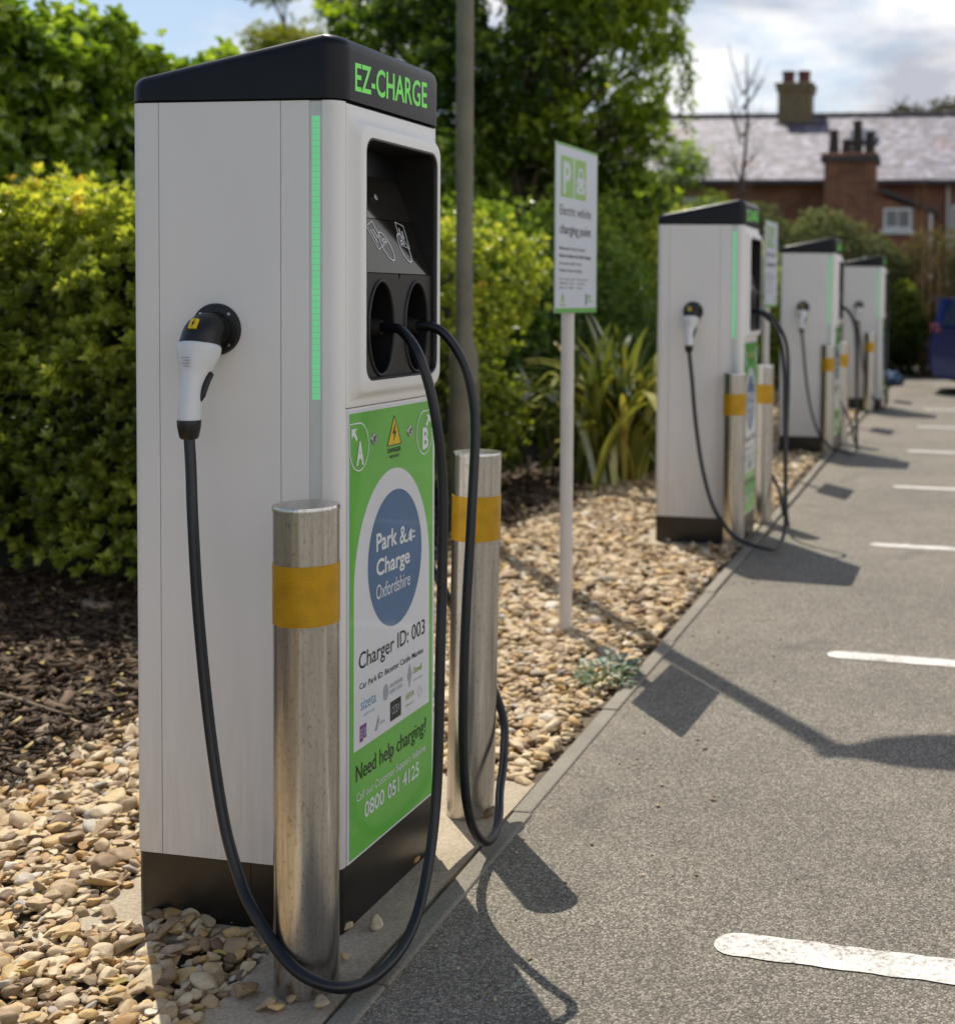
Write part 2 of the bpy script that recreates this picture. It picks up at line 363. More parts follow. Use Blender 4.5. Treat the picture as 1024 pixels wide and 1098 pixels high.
# flat artwork on a plate facing local +x: a -> y, b -> z
class Art:
    def __init__(s, x): s.x = x; s.mb = MB(); s.done = []
    def nxt(s):
        if s.mb.f: s.done.append(s.mb)
        s.mb = MB(); return s
    def poly(s, pts): s.mb.add([(s.x, a, b) for a, b in pts], [tuple(range(len(pts)))]); return s
    def rect(s, a0, a1, b0, b1): return s.poly([(a0, b0), (a1, b0), (a1, b1), (a0, b1)])
    def ell(s, ca, cb, ra, rb, n=64): return s.poly([(ca+ra*math.cos(2*PI*i/n), cb+rb*math.sin(2*PI*i/n)) for i in range(n)])
    def strip(s, pts, w, closed=False):
        n = len(pts); vs = []; fs = []
        for i, p in enumerate(pts):
            a = Vector(pts[(i-1) % n] if (closed or i > 0) else pts[i]); b = Vector(pts[(i+1) % n] if (closed or i < n-1) else pts[i])
            t = (b-a).normalized(); nrm = Vector((-t.y, t.x))*w/2
            q = Vector(p); vs += [(s.x, *(q+nrm)), (s.x, *(q-nrm))]
        for i in range(n if closed else n-1):
            j = (i+1) % n; fs.append((2*i+1, 2*j+1, 2*j, 2*i))
        s.mb.add(vs, fs); return s
    def text(s, body, a0, a1, b0, b1, bold=0, skew=0):
        cu = bpy.data.curves.new('t', 'FONT'); cu.body = body; cu.size = 1; cu.offset = bold; cu.resolution_u = 3
        o = bpy.data.objects.new('t', cu); COL.objects.link(o)
        bpy.context.view_layer.update()
        me = bpy.data.meshes.new_from_object(o.evaluated_get(bpy.context.evaluated_depsgraph_get()))
        xs = [v.co.x for v in me.vertices]; ys = [v.co.y for v in me.vertices]
        x0, x1, y0, y1 = min(xs), max(xs), min(0, 0), .73
        vs = [(s.x, a0+(v.co.x-x0)/(x1-x0)*(a1-a0), b0+(v.co.y-y0)/(y1-y0)*(b1-b0)+skew*(v.co.x-x0)/(x1-x0)) for v in me.vertices]
        s.mb.add(vs, [tuple(p.vertices) for p in me.polygons])
        bpy.data.objects.remove(o); bpy.data.curves.remove(cu); bpy.data.meshes.remove(me); return s.nxt()
    def build(s, name, mat, parent):
        s.nxt(); return [flat(name, m, mat, parent) for m in s.done][0]

# ------------------------------------------------------------------ big numpy meshes
def npmesh(name, V, F, mat, parent=None, rnd=None, smooth=False):
    """V (n,3), F (m,k) all faces k-gons"""
    me = bpy.data.meshes.new(name); n, m, k = len(V), len(F), F.shape[1]
    me.vertices.add(n); me.vertices.foreach_set('co', V.astype(np.float32).ravel())
    me.loops.add(m*k); me.loops.foreach_set('vertex_index', F.astype(np.int32).ravel())
    me.polygons.add(m); me.polygons.foreach_set('loop_start', np.arange(0, m*k, k, dtype=np.int32))
    me.polygons.foreach_set('loop_total', np.full(m, k, dtype=np.int32))
    if smooth: me.polygons.foreach_set('use_smooth', np.ones(m, dtype=bool))
    me.update(calc_edges=True)
    if rnd is not None:
        a = me.attributes.new('rnd', 'FLOAT', 'POINT'); a.data.foreach_set('value', rnd.astype(np.float32))
    o = bpy.data.objects.new(name, me); COL.objects.link(o); me.materials.append(mat)
    if parent is not None: o.parent = parent
    return o
def unit(a): return a/np.maximum(np.linalg.norm(a, axis=1, keepdims=True), 1e-9)
def leafmesh(name, C, D, N, L, W, val, mat, parent=None, fold=.18, droop=.12):
    """C base, D axis, N normal (n,3); L, W (n,) sizes; val (n,) colour coordinate"""
    D = unit(D); S = unit(np.cross(D, N)); N = np.cross(S, D)
    L = L[:, None]; W = W[:, None]
    v0 = C; v3 = C+D*L-N*L*droop
    l1 = C+D*L*.28+S*W*.42+N*W*fold; l2 = C+D*L*.68+S*W*.40+N*(W*fold-L*droop*.45)
    r1 = C+D*L*.28-S*W*.42+N*W*fold; r2 = C+D*L*.68-S*W*.40+N*(W*fold-L*droop*.45)
    V = np.stack([v0, l1, l2, v3, r2, r1], 1).reshape(-1, 3)
    k = np.arange(len(C))[:, None]*6
    F = np.concatenate([k+np.array([[0, 1, 2, 3]]), k+np.array([[0, 3, 4, 5]])])
    return npmesh(name, V, F, mat, parent, np.repeat(np.clip(val, 0, 1), 6))
def rvec(n): return unit(rng.normal(size=(n, 3)))
def rosettes(P, A, nl, L, val, spread=(.5, 1.25), wr=.45):
    """clusters of nl leaves at points P about axes A -> arrays"""
    n = len(P); A = unit(A)
    T = unit(np.cross(A, rvec(n))); B = np.cross(A, T)
    C, D, N, LL, VV = [], [], [], [], []
    for j in range(nl):
        ph = (j*2.4+rng.uniform(0, .5, n)); th = rng.uniform(*spread, n)*(0.55+.45*j/max(1, nl-1))
        rad = T*np.cos(ph)[:, None]+B*np.sin(ph)[:, None]
        d = A*np.cos(th)[:, None]+rad*np.sin(th)[:, None]; nn = A*np.sin(th)[:, None]-rad*np.cos(th)[:, None]
        l = L*rng.uniform(.7, 1.2, n)
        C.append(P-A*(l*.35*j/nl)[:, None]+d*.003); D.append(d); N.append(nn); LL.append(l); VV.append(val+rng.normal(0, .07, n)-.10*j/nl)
    return [np.concatenate(x) for x in (C, D, N, LL, VV)]
LAT = np.random.default_rng(5).uniform(-1, 1, (32, 32, 32))
def vnoise(P):
    i = np.floor(P).astype(int); f = P-i; f = f*f*(3-2*f); o = 0
    for a in (0, 1):
        for b in (0, 1):
            for c in (0, 1):
                w = (f[:, 0] if a else 1-f[:, 0])*(f[:, 1] if b else 1-f[:, 1])*(f[:, 2] if c else 1-f[:, 2])
                o = o+w*LAT[(i[:, 0]+a) % 32, (i[:, 1]+b) % 32, (i[:, 2]+c) % 32]
    return o
def lump(P, s=1.0):
    P = np.asarray(P, float)*s*1.25
    return 1.25*(vnoise(P+3.3)+.55*vnoise(P*2.1+7.7)+.3*vnoise(P*4.3+1.1))
def facepts(o, u, v, n):
    a, b = rng.uniform(0, 1, n), rng.uniform(0, 1, n)
    return np.array(o)+a[:, None]*np.array(u)+b[:, None]*np.array(v), a, b

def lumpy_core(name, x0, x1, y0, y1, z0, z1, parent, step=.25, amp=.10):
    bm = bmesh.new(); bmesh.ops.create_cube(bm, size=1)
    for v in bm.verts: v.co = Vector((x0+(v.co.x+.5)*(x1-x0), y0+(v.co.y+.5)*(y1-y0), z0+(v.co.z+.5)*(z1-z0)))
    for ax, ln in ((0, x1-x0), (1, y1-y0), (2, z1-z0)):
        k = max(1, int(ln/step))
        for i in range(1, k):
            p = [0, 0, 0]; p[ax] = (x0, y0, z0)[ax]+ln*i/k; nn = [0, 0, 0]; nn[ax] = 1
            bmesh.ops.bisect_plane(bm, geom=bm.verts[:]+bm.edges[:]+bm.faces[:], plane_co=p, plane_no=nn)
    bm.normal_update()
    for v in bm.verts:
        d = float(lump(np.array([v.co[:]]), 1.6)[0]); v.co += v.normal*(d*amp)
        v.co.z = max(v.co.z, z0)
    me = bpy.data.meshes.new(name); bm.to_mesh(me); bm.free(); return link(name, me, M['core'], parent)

# ================================================================== SETTING
E_ = R(58.7)
SUN2D = (.366, -.474)      # ground shadow offset per metre of height
def sheet(name, x0, x1, y0, y1, z, mat, sub=1):
    mb = MB(); nx = ny = sub
    for i in range(nx):
        for j in range(ny):
            a0, a1 = x0+(x1-x0)*i/nx, x0+(x1-x0)*(i+1)/nx; b0, b1 = y0+(y1-y0)*j/ny, y0+(y1-y0)*(j+1)/ny
            mb.add([(a0, b0, z), (a1, b0, z), (a1, b1, z), (a0, b1, z)], [(0, 1, 2, 3)])
    return tag(flat(name, mb, mat), kind='structure')
sheet('ground', -300, 300, -100, 500, -.07, M['grass'])
KX = -1.135
sheet('car_park', KX-.01, 40, -12, 24.6, 0, M['asphalt'])
sheet('gravel_bed', -3.0, KX-.02, -4, 24, -.018, M['sand'])
sheet('planting_bed', -9, -2.75, -4, 25.6, -.012, M['earth'])
tag(flat('planting_border', MB().add([(-2.75, 24, -.012), (14, 24.6, -.012), (14, 30, -.012), (-2.75, 30, -.012)], [(0, 1, 2, 3)]), M['earth']), kind='structure')
mb = MB(); y = -3.0; i = 0
while y < 24.2:
    dz = random.uniform(-.002, .002); dx = random.uniform(-.002, .002)
    k = (y-2.7)*.0048 if y > 2.7 else 0
    mb.box(KX-.054-k+dx, KX-k+dx, y, y+.909, -.1, .009+dz); y += .915
tag(mb.build('kerb', M['kerb'], bevel=.006, segs=2), kind='structure')
# asphalt meets the kerb line where it drifts
# bay lines
for k in range(9):
    yb = 2.80+2.402*k; rot = -.062 if k == 0 else -.075
    mb = MB(); L = 4.8; w = .052; pts = []
    for t in range(9):
        a = PI/2+PI*t/8; pts.append((w+w*math.cos(a)*1.0, w*math.sin(a)))
    pts = pts+[(L, -w), (L, w)]
    n = 140
    top = [(L-(L-w)*i/n, w+.002*math.sin(i*2.1+k)+random.uniform(-.0010, .0010)) for i in range(1, n)]
    bot = [(w+(L-w)*i/n, -w+.002*math.sin(i*1.7+k)+random.uniform(-.0010, .0010)) for i in range(1, n)]
    pts = pts[:9]+bot+[(L, -w), (L, w)]+top
    c, s = math.cos(rot), math.sin(rot)
    mb.add([(-.515+x*c-y*s, yb+x*s+y*c, .0028) for x, y in pts], [tuple(range(len(pts)))])
    tag(mb.build('bay_line', M['line']), kind='structure')

# pebbles ------------------------------------------------------------
def proto(sub, seed):
    r = np.random.default_rng(seed); bm = bmesh.new(); bmesh.ops.create_icosphere(bm, subdivisions=sub, radius=1)
    V = np.array([v.co[:] for v in bm.verts]); F = np.array([[v.index for v in f.verts] for f in bm.faces]); bm.free()
    for _ in range(11):
        n = r.normal(size=3); n /= np.linalg.norm(n); d = r.uniform(.42, .8)
        t = V@n-d; V = np.where((t > 0)[:, None], V-np.outer(t*.93, n), V)
    V = V*np.array([1, r.uniform(.6, .85), r.uniform(.32, .5)])
    V[:, 0] += .12*V[:, 1]**2*r.choice([-1, 1]); return V/np.abs(V[:, 0]).max(), F
def scatter(name, pos, size, protos, mat, tilt, rnd, smooth=True, parent=None, stretch=None):
    Vs, Fs, Rs = [], [], []; off = 0
    which = rng.integers(0, len(protos), len(pos))
    for pi, (PV, PF) in enumerate(protos):
        idx = np.where(which == pi)[0]; n = len(idx)
        if not n: continue
        yaw = rng.uniform(0, 2*PI, n); tx = rng.normal(0, tilt, n); ty = rng.normal(0, tilt, n)
        V = PV[None]*size[idx][:, None, None]
        if stretch is not None: V = V*stretch[idx][:, None, :]
        c, s = np.cos(tx)[:, None], np.sin(tx)[:, None]; yv, zv = V[..., 1]*c-V[..., 2]*s, V[..., 1]*s+V[..., 2]*c
        c, s = np.cos(ty)[:, None], np.sin(ty)[:, None]; xv, zv = V[..., 0]*c+zv*s, -V[..., 0]*s+zv*c
        c, s = np.cos(yaw)[:, None], np.sin(yaw)[:, None]; x2, y2 = xv*c-yv*s, xv*s+yv*c
        W = np.stack([x2, y2, zv], -1)+pos[idx][:, None, :]
        Vs.append(W.reshape(-1, 3)); Fs.append((PF[None]+(np.arange(n)*len(PV))[:, None, None]).reshape(-1, PF.shape[1])+off)
        Rs.append(np.repeat(rnd[idx], len(PV))); off += n*len(PV)
    return np.concatenate(Vs), np.concatenate(Fs), np.concatenate(Rs)
def bed_edge(y): return -2.74+.05*np.sin(y*2.3)+.035*np.sin(y*5.9+1)-.0*y+np.where(y > 9, (y-9)*.05, 0)+np.where(y < 3.6, (3.6-y)*-.15, 0)
PADS = [(-1.93, -1.205, 2.60, 3.62), (-1.44, -1.205, 1.2, 2.62), (-1.86, -1.215, 7.28, 8.4), (-1.80, -1.225, 11.9, 12.95), (-1.66, -1.23, 16.75, 17.6)]
def on_pad(x, y, m=0.0):
    r = np.zeros(len(x), bool)
    for a, b, c, d in PADS: r |= (x > a-m) & (x < b+m) & (y > c-m) & (y < d+m)
    return r
Vall, Fall, Rall = [], [], []; off = 0
for (ya, yb_, dens, sub, szm) in ((1.5, 3.7, 3300, 3, .0178), (3.7, 5.6, 2700, 2, .0185), (5.6, 9.5, 1900, 2, .021), (9.5, 24, 900, 1, .027)):
    pr = [proto(sub, 50+i) for i in range(14)]
    n = int(1.75*(yb_-ya)*dens); x = rng.uniform(-3.05, -1.20, n); y = rng.uniform(ya, yb_, n)
    e = bed_edge(y)+rng.normal(0, .07, n); keep = (x > e) & (x < -1.225-(np.maximum(y-2.7, 0)*.0048))
    pd = on_pad(x, y); stray = rng.uniform(0, 1, n) < .03
    # pebbles spill over the near edge of the first pad, in front of the charger
    spill = (x < -1.50) & (y < 2.66+.06*np.sin(x*25)) & (x > -1.87) & (y > 2.2)
    keep &= (~pd) | stray | (spill & (rng.uniform(0, 1, n) < .9))
    x, y, e, pd = x[keep], y[keep], e[keep], pd[keep]; n = len(x)
    sz = np.clip(szm*np.exp(rng.normal(0, .36, n)), .009, .052)
    z = rng.uniform(-.012, .014, n)+sz*.12; z[pd] = .008+sz[pd]*.32
    z += (~pd)*np.clip(lump(np.stack([x, y, z*0], 1), 3)*.012, -.01, .014)
    V, F, Rn = scatter('p', np.stack([x, y, z], 1), sz, pr, None, .30, rng.uniform(0, 1, n))
    Vall.append(V); Fall.append(F+off); Rall.append(Rn); off += len(V)
g = npmesh('gravel', np.concatenate(Vall), np.concatenate(Fall), M['pebble'], None, np.concatenate(Rall), smooth=True)
tag(g, 'loose buff limestone pebbles filling the strip behind the kerb', 'gravel', kind='stuff')
# bark chips
def chipproto(seed):
    r = np.random.default_rng(seed); w, t = r.uniform(.22, .5), r.uniform(.07, .16)
    V = np.array([(x*(1 if abs(x) > 0 else 1), y*w*(1-.35*abs(x)*r.uniform(.3, 1.4)), z*t+.12*x*x) for x in (-1, 0, 1) for y, z in ((-1, -1), (1, -1), (1, 1), (-1, 1))])
    V += r.normal(0, .05, V.shape)*np.array([1, .6, .5]); F = []
    for k in range(2):
        for i in range(4): F.append((k*4+i, k*4+(i+1) % 4, k*4+4+(i+1) % 4, k*4+4+i))
    F += [(3, 2, 1, 0), (8, 9, 10, 11)]; return V, np.array(F)
cp = [chipproto(i) for i in range(16)]
xs, ys, ss = [], [], []
for (xa, xb, ya, yb_, n, sz) in ((-4.9, -2.5, 2.6, 5.9, 24000, .0165), (-3.9, -2.4, 5.9, 9, 9000, .022), (-3.7, -2.2, 9, 14, 6000, .03), (-3.6, -1.9, 14, 24, 4000, .04)):
    x = rng.uniform(xa, xb, n); y = rng.uniform(ya, yb_, n); k = x < bed_edge(y)+rng.normal(0, .09, n)
    xs.append(x[k]); ys.append(y[k]); ss.append(np.full(k.sum(), sz))
x = np.concatenate(xs); y = np.concatenate(ys); s_ = np.concatenate(ss)*np.exp(rng.normal(0, .4, len(x)))
V, F, Rn = scatter('c', np.stack([x, y, rng.uniform(-.008, .03, len(x))], 1), s_, cp, None, .35, rng.uniform(0, 1, len(x)))
mu = npmesh('bark_mulch', V, F, M['chip'], None, Rn); tag(mu, 'dark brown bark mulch in the shade under the hedge', 'mulch', kind='stuff')
# concrete pads under the chargers
def pad(name, pts, label=None):
    mb = MB(); n = 14; out = []
    for i, p in enumerate(pts):
        q = pts[(i+1) % len(pts)]
        for t in range(n):
            a = t/n; out.append((p[0]+(q[0]-p[0])*a+random.uniform(-.006, .006), p[1]+(q[1]-p[1])*a+random.uniform(-.006, .006)))
    mb.prism(out, -.06, .003); return tag(mb.build(name, M['pad']), kind='structure')
pad('concrete_pad', [(-1.95, 2.58), (-1.44, 2.58), (-1.44, 1.2), (-1.199, 1.2), (-1.203, 3.62), (-1.95, 3.66)])
for a, b, c, d in PADS[2:]: pad('concrete_pad', [(a, c), (b-.02, c), (b-.02, d), (a, d)])

# ================================================================== CHARGER
W2, D2 = .2417, .25
WB = .2635     # back edge
def body_outline():
    """counter-clockwise outline with real panel grooves and an open front bay"""
    g = .0022; dpt = .006; rf = .027; rb = .030
    side = []   # along y=-D2, x increasing, from the back corner
    def arc(cx, cy, r, t0, t1, n=8): return [(cx+r*math.cos(R(t0+(t1-t0)*i/n)), cy+r*math.sin(R(t0+(t1-t0)*i/n))) for i in range(n+1)]
    side += arc(-WB+rb, -D2+rb, rb, 180, 270)
    for xs in (-.190, .104):
        side += [(xs-g/2, -D2), (xs-g/2, -D2+dpt), (xs+g/2, -D2+dpt), (xs+g/2, -D2)]
    side += [(.1705, -D2), (.1705, -D2+.007), (.2015, -D2+.007), (.2015, -D2)]
    side += arc(W2-rf, -D2+rf, rf, 270, 360)
    bay = [(W2, -.2235), (.06, -.2235)]
    half = side+bay
    other = [(x, -y) for x, y in reversed(half)]
    back = [(-WB, .06), (-WB+dpt, .06), (-WB+dpt, .058), (-WB, .058)]
    # lower half uses mirror of other side
    return half+other+back
def cable_mesh(pts, name='cable'):
    return MB().tube(catmull(pts, 9), .0115, 14)
CABLES = []
def make_charger():
    t = empty('ev_charger')
    MB().prism(body_outline(), .150, 1.826).build('body', M['body'], t, auto=30)
    # black plinth
    o = rrect(-WB+.003, W2-.003, -D2+.003, D2-.003, .026, 6)
    pl = MB().prism(o, 0, .1475).build('plinth', M['plinth'], t, auto=30)
    MB().box(.0245, .0265, -D2+.0015, -D2+.0035, .004, .146).build('panel_joint', M['seam'], pl)
    MB().prism(rrect(-WB+.008, W2-.008, -D2+.008, D2-.008, .02, 4), 1.8262, 1.8298).build('shadow_gap', M['seam'], t)
    # wedge cap
    def capring(inset, dz, z=None):
        pts = rrect(-WB-.0045+inset, W2+.0055-inset, -D2-.0045+inset, D2+.0065-inset, max(.004, .044-inset*.8), 8)
        out = []
        for x, y_ in pts:
            tx = min(1, max(0, (x+W2)/(.43)))
            zt = 1.884+(1.972-1.884)*tx
            if x > .17: zt -= .010*((x-.17)/.075)**2
            out.append((x, y_, z if z is not None else zt-dz))
        return out
    rs = [capring(.012, 0, 1.8300), capring(0, 0, 1.8305), capring(0, .026), capring(.0015, .017), capring(.005, .009), capring(.011, .0035), capring(.019, .0008), capring(.03, 0)]
    cap = MB().rings(rs).build('cap', M['cap'], t, auto=50)
    a = Art(W2+.0062)
    a.text('EZ-CHARGE', -.193, .166, 1.855, 1.917, bold=.016, skew=.013); a.build('logo_lettering', M['logo'], cap)
    # light strips: frosted inlay and a ladder of LEDs
    for sgn in (-1, 1):
        y0 = sgn*(D2-.0068); y1 = sgn*(D2-.0022)
        st = MB().box(.1712, .2008, min(y0, y1), max(y0, y1), .151, 1.825).build('light_strip', M['strip'], t)
        yo = sgn*(D2-.0016); l = MB(); n = 46
        for k in range(n):
            z = 1.190+k*(1.787-1.190)/(n-1)
            l.box(.1765, .1955, min(y1, yo), max(y1, yo), z-.0061, z+.0061)
        l.build('led_ladder', M['led'], st)
    # frame and info panel (lower front)
    MB().box(W2-.02, W2+.0010, -.2225, .2225, .1505, 1.1620).build('front_door', M['body'], t, bevel=.001, segs=1)
    ip = MB().box(W2+.0011, W2+.0030, -.2200, .2200, .1515, 1.1585).build('info_panel', M['white'], t)
    X = W2+.0033
    Art(X).rect(-.2125, .2125, .156, 1.151).build('green_field', M['green'], ip)
    dome = [(-.193, .395), (.193, .395)]+[(.193*math.cos(R(d)), .745+.262*math.sin(R(d))) for d in range(0, 181, 4)]
    Art(X+.0003).poly(dome).build('white_field', M['white'], ip)
    Art(X+.0006).ell(.010, .795, .138, .161).build('blue_disc', M['blue'], ip)
    w = Art(X+.0009)
    w.text('Park', -.088, .016, .826, .868, .022); w.text('&', .030, .064, .822, .866, .012)
    # plug mark beside the ampersand
    w.strip([(.060, .827), (.068, .822), (.078, .829)], .005).nxt(); w.poly([(.094, .818), (.094, .850)]+[(.094-.017*math.sin(R(d)), .834+.016*math.cos(R(d))) for d in range(20, 170, 15)])
    w.nxt(); w.rect(.096, .110, .8255, .8300).nxt(); w.rect(.096, .110, .8385, .8430).nxt()
    w.text('Charge', -.088, .083, .769, .808, .022); w.text('Oxfordshire', -.088, .085, .714, .750, .0)
    w.text('Call our Customer Support helpline', -.18, .172, .279, .298, .0); w.text('0800', -.143, -.048, .229, .266, .012); w.text('051 4125', -.030, .135, .229, .266, .012)
    for s in (-1, 1):
        cx = -.170 if s < 0 else .163; f = lambda da, z: (cx+(da if s < 0 else -da), z)
        pts = [f(-.043, 1.128)]+[f(.002, 1.128)]+[f(.001+.043*math.sin(R(d)), 1.075+.053*math.cos(R(d))) for d in range(12, 271, 10)]
        if s > 0: pts = pts[::-1]
        w.strip(pts, .0032, True).nxt()
        h = [(-.034, 1.117), (-.010, 1.117), (-.018, 1.109), (-.006, 1.094), (-.012, 1.087), (-.025, 1.103), (-.034, 1.094)]
        h = [f(*p) for p in h]; w.poly(h[::-1] if s < 0 else h).nxt()
        w.text('A' if s < 0 else 'B', cx-.012, cx+.022, 1.036, 1.088, .035)
    w.build('white_lettering', M['whiteink'], ip)
    k = Art(X+.0009)
    k.text('Charger ID: 003', -.170, .168, .575, .614, .006); k.text('Car Park ID: Bicester Cattle Market', -.166, .160, .529, .543, .010)
    k.text('Need help charging?', -.182, .177, .325, .364, .002)
    k.strip([(-.034, 1.062), (.036, 1.062), (.001, 1.130)], .0045, True).nxt()
    k.poly([(.006, 1.114), (-.010, 1.088), (.000, 1.090), (-.005, 1.068), (.012, 1.094), (.003, 1.093)]).nxt()
    k.text('DANGER', -.032, .035, 1.045, 1.056, .02); k.text('400 VOLTS', -.022, .026, 1.032, 1.039, .02)
    k.rect(-.018, .038, .410, .456); k.build('black_lettering', M['ink'], ip)
    Art(X+.0006).poly([(-.034, 1.062), (.036, 1.062), (.001, 1.130)]).build('warning_triangle', M['yellow'], ip)
    q = Art(X+.0009); q.text('sizeta', -.160, -.088, .480, .508, .0); q.text('oxford city', -.150, -.095, .464, .470, .0); q.build('blue_lettering', M['cyan'], ip)
    q = Art(X+.0009)
    q.ell(-.040, .487, .013, .019, 24).nxt(); q.text('OXFORDSHIRE', -.022, .048, .490, .500, .01); q.text('COUNTY COUNCIL', -.022, .048, .476, .486, .01)
    q.poly([(.084, .462), (.096, .492), (.084, .522), (.072, .492)]).nxt(); q.text('DISTRICT COUNCIL', .103, .155, .470, .476, .0)
    q.strip([(-.092, .412), (-.082, .430), (-.075, .444)], .004).nxt(); q.strip([(-.086, .412), (-.072, .436)], .004).nxt(); q.text('street', -.070, -.044, .420, .430, 0)
    q.strip([(.140, .420), (.152, .436), (.140, .452), (.128, .436)], .0015, True)
    q.build('grey_lettering', M['grey_text'], ip)
    q = Art(X+.0009); q.text('Cherwell', .103, .150, .490, .506, .02); q.text('HEVA', .064, .110, .436, .452, .01); q.text('electric', .064, .110, .420, .427, 0); q.build('green_lettering', M['lime'], ip)
    q = Art(X+.0009); q.rect(-.165, -.150, .409, .446).nxt(); q.rect(-.148, -.135, .414, .446); q.build('purple_mark', M['purple'], ip)
    q = Art(X+.0011); q.text('OZEV', -.010, .030, .424, .444, 0); q.text('E', -.162, -.153, .418, .438, .03); q.text('B', -.146, -.137, .420, .438, .03); q.build('mark_lettering', M['grey_text'], ip)
    for yy in (-.100, .082):
        mb = MB(); n = 20
        mb.rings([[(X-.001, yy+r*math.cos(2*PI*i/n), 1.086+r*math.sin(2*PI*i/n)) for i in range(n)] for r in (.013,)]+[[(X+.003, yy+.012*math.cos(2*PI*i/n), 1.086+.012*math.sin(2*PI*i/n)) for i in range(n)], [(X+.0035, yy+.0085*math.cos(2*PI*i/n), 1.086+.0085*math.sin(2*PI*i/n)) for i in range(n)], [(X+.0018, yy+.008*math.cos(2*PI*i/n), 1.086+.008*math.sin(2*PI*i/n)) for i in range(n)]])
        lk = mb.build('door_lock', M['metal'], t, auto=30); MB().box(X+.001, X+.0028, yy-.0012, yy+.0012, 1.080, 1.092).build('keyhole', M['ink'], lk)
    # raised surround round the recess
    def ring(x, a, b0, b1, r): return [(x, p, q_) for p, q_ in rrect(-a, a, b0, b1, r, 7)]
    rs = [ring(W2-.02, .2225, 1.1645, 1.8235, .004), ring(W2+.0005, .2225, 1.1645, 1.8235, .004), ring(W2+.0015, .2215, 1.1655, 1.8225, .005),
          ring(W2+.0022, .216, 1.175, 1.814, .012), ring(W2+.0030, .2110, 1.184, 1.800, .022), ring(W2+.020, .2050, 1.192, 1.786, .030), ring(W2+.0255, .2025, 1.197, 1.780, .033),
          ring(W2+.0275, .198, 1.204, 1.773, .036), ring(W2+.0275, .190, 1.213, 1.764, .036), ring(W2+.0282, .1835, 1.2205, 1.7575, .034), ring(W2+.0262, .1825, 1.2215, 1.7565, .033)]
    MB().rings(rs, False, False).build('surround', M['body'], t, auto=60)
    XS = W2+.0265
    rs = [ring(XS, .1826, 1.2214, 1.7566, .033), ring(XS+.001, .179, 1.225, 1.753, .031), ring(XS-.002, .1765, 1.2275, 1.7505, .029), ring(XS-.010, .176, 1.228, 1.750, .029), ring(.10, .176, 1.228, 1.750, .029)]
    MB().rings(rs, False, False).build('recess_liner', M['black'], t, auto=40)
    # port plate with two oval holes
    XP = .2575; pm = MB(); n = 72
    for s in (-1, 1):
        cy = s*.090; cz = 1.337; ra, rb = .062, .107
        y0, y1 = (-.1755, 0) if s < 0 else (0, .1755); z0, z1 = 1.228, 1.460
        outer, inner = [], []
        for i in range(n):
            th = 2*PI*i/n; dx, dz = math.cos(th), math.sin(th)
            inner.append((XP, cy+ra*dx, cz+rb*dz))
            ex, ez = ra*dx, rb*dz; tt = []
            if abs(ex) > 1e-9: tt.append(((y1 if ex > 0 else y0)-cy)/ex)
            if abs(ez) > 1e-9: tt.append(((z1 if ez > 0 else z0)-cz)/ez)
            m_ = min(tt); outer.append((XP, cy+ex*m_, cz+ez*m_))
        pm.rings([outer, inner], False, False)
    pm.build('port_plate', M['plate'], t)
    for s in (-1, 1):
        cy = s*.090; cz = 1.337; rr = []
        for x, k in ((XP-.0005, .058), (XP+.003, .0585), (XP+.0045, .0605), (XP+.0045, .063), (XP+.003, .065), (XP-.0005, .0655)):
            rr.append([(x, cy+k*math.cos(2*PI*i/n), cz+(k+.045)*math.sin(2*PI*i/n)) for i in range(n)])
        rim = MB().rings(rr, False, False).build('socket_rim', M['black'], t, smooth=True)
        rr = [[(x, cy+k*math.cos(2*PI*i/n), cz+(k+.045)*math.sin(2*PI*i/n)) for i in range(n)] for x, k in ((XP, .0585), (XP-.05, .052), (XP-.085, .046))]
        MB().rings(rr, False, True).build('socket_well', M['cavity'], rim, auto=60)
    # sloping reader, display above it, dark back
    def P(z): return XP+.001-(z-1.460)*.41
    rd = MB().add([(P(1.462), -.1745, 1.462), (P(1.462), .1745, 1.462), (P(1.586), .1745, 1.586), (P(1.586), -.1745, 1.586)], [(0, 1, 2, 3)]).build('card_reader', M['reader'], t)
    MB().add([(P(1.588), -.1745, 1.588), (P(1.588), .1745, 1.588), (P(1.69), .1745, 1.69), (P(1.69), -.1745, 1.69)], [(0, 1, 2, 3)]).build('display', M['display'], t)
    MB().box(.100, P(1.69)-.002, -.1745, .1745, 1.6905, 1.7490).build('recess_header', M['cavity'], t)
    ic = MB(); icons = [ic]
    def icon(paths, ww=.0028):
        ic = icons[-1]
        for pts, closed in paths:
            A_ = Art(0); A_.strip(pts, ww, closed)
            ic.add([(P(v[2])+.0012, v[1], v[2]) for v in A_.mb.v], A_.mb.f)
    def rot(pts, c, ang):
        ca, sa = math.cos(ang), math.sin(ang); return [(c[0]+x*ca-y_*sa, c[1]+x*sa+y_*ca) for x, y_ in pts]
    ov = [(.021*math.cos(R(d)), .034*math.sin(R(d))) for d in range(0, 360, 12)]
    rc = [(-.019, -.028), (.019, -.028), (.019, .028), (-.019, .028)]
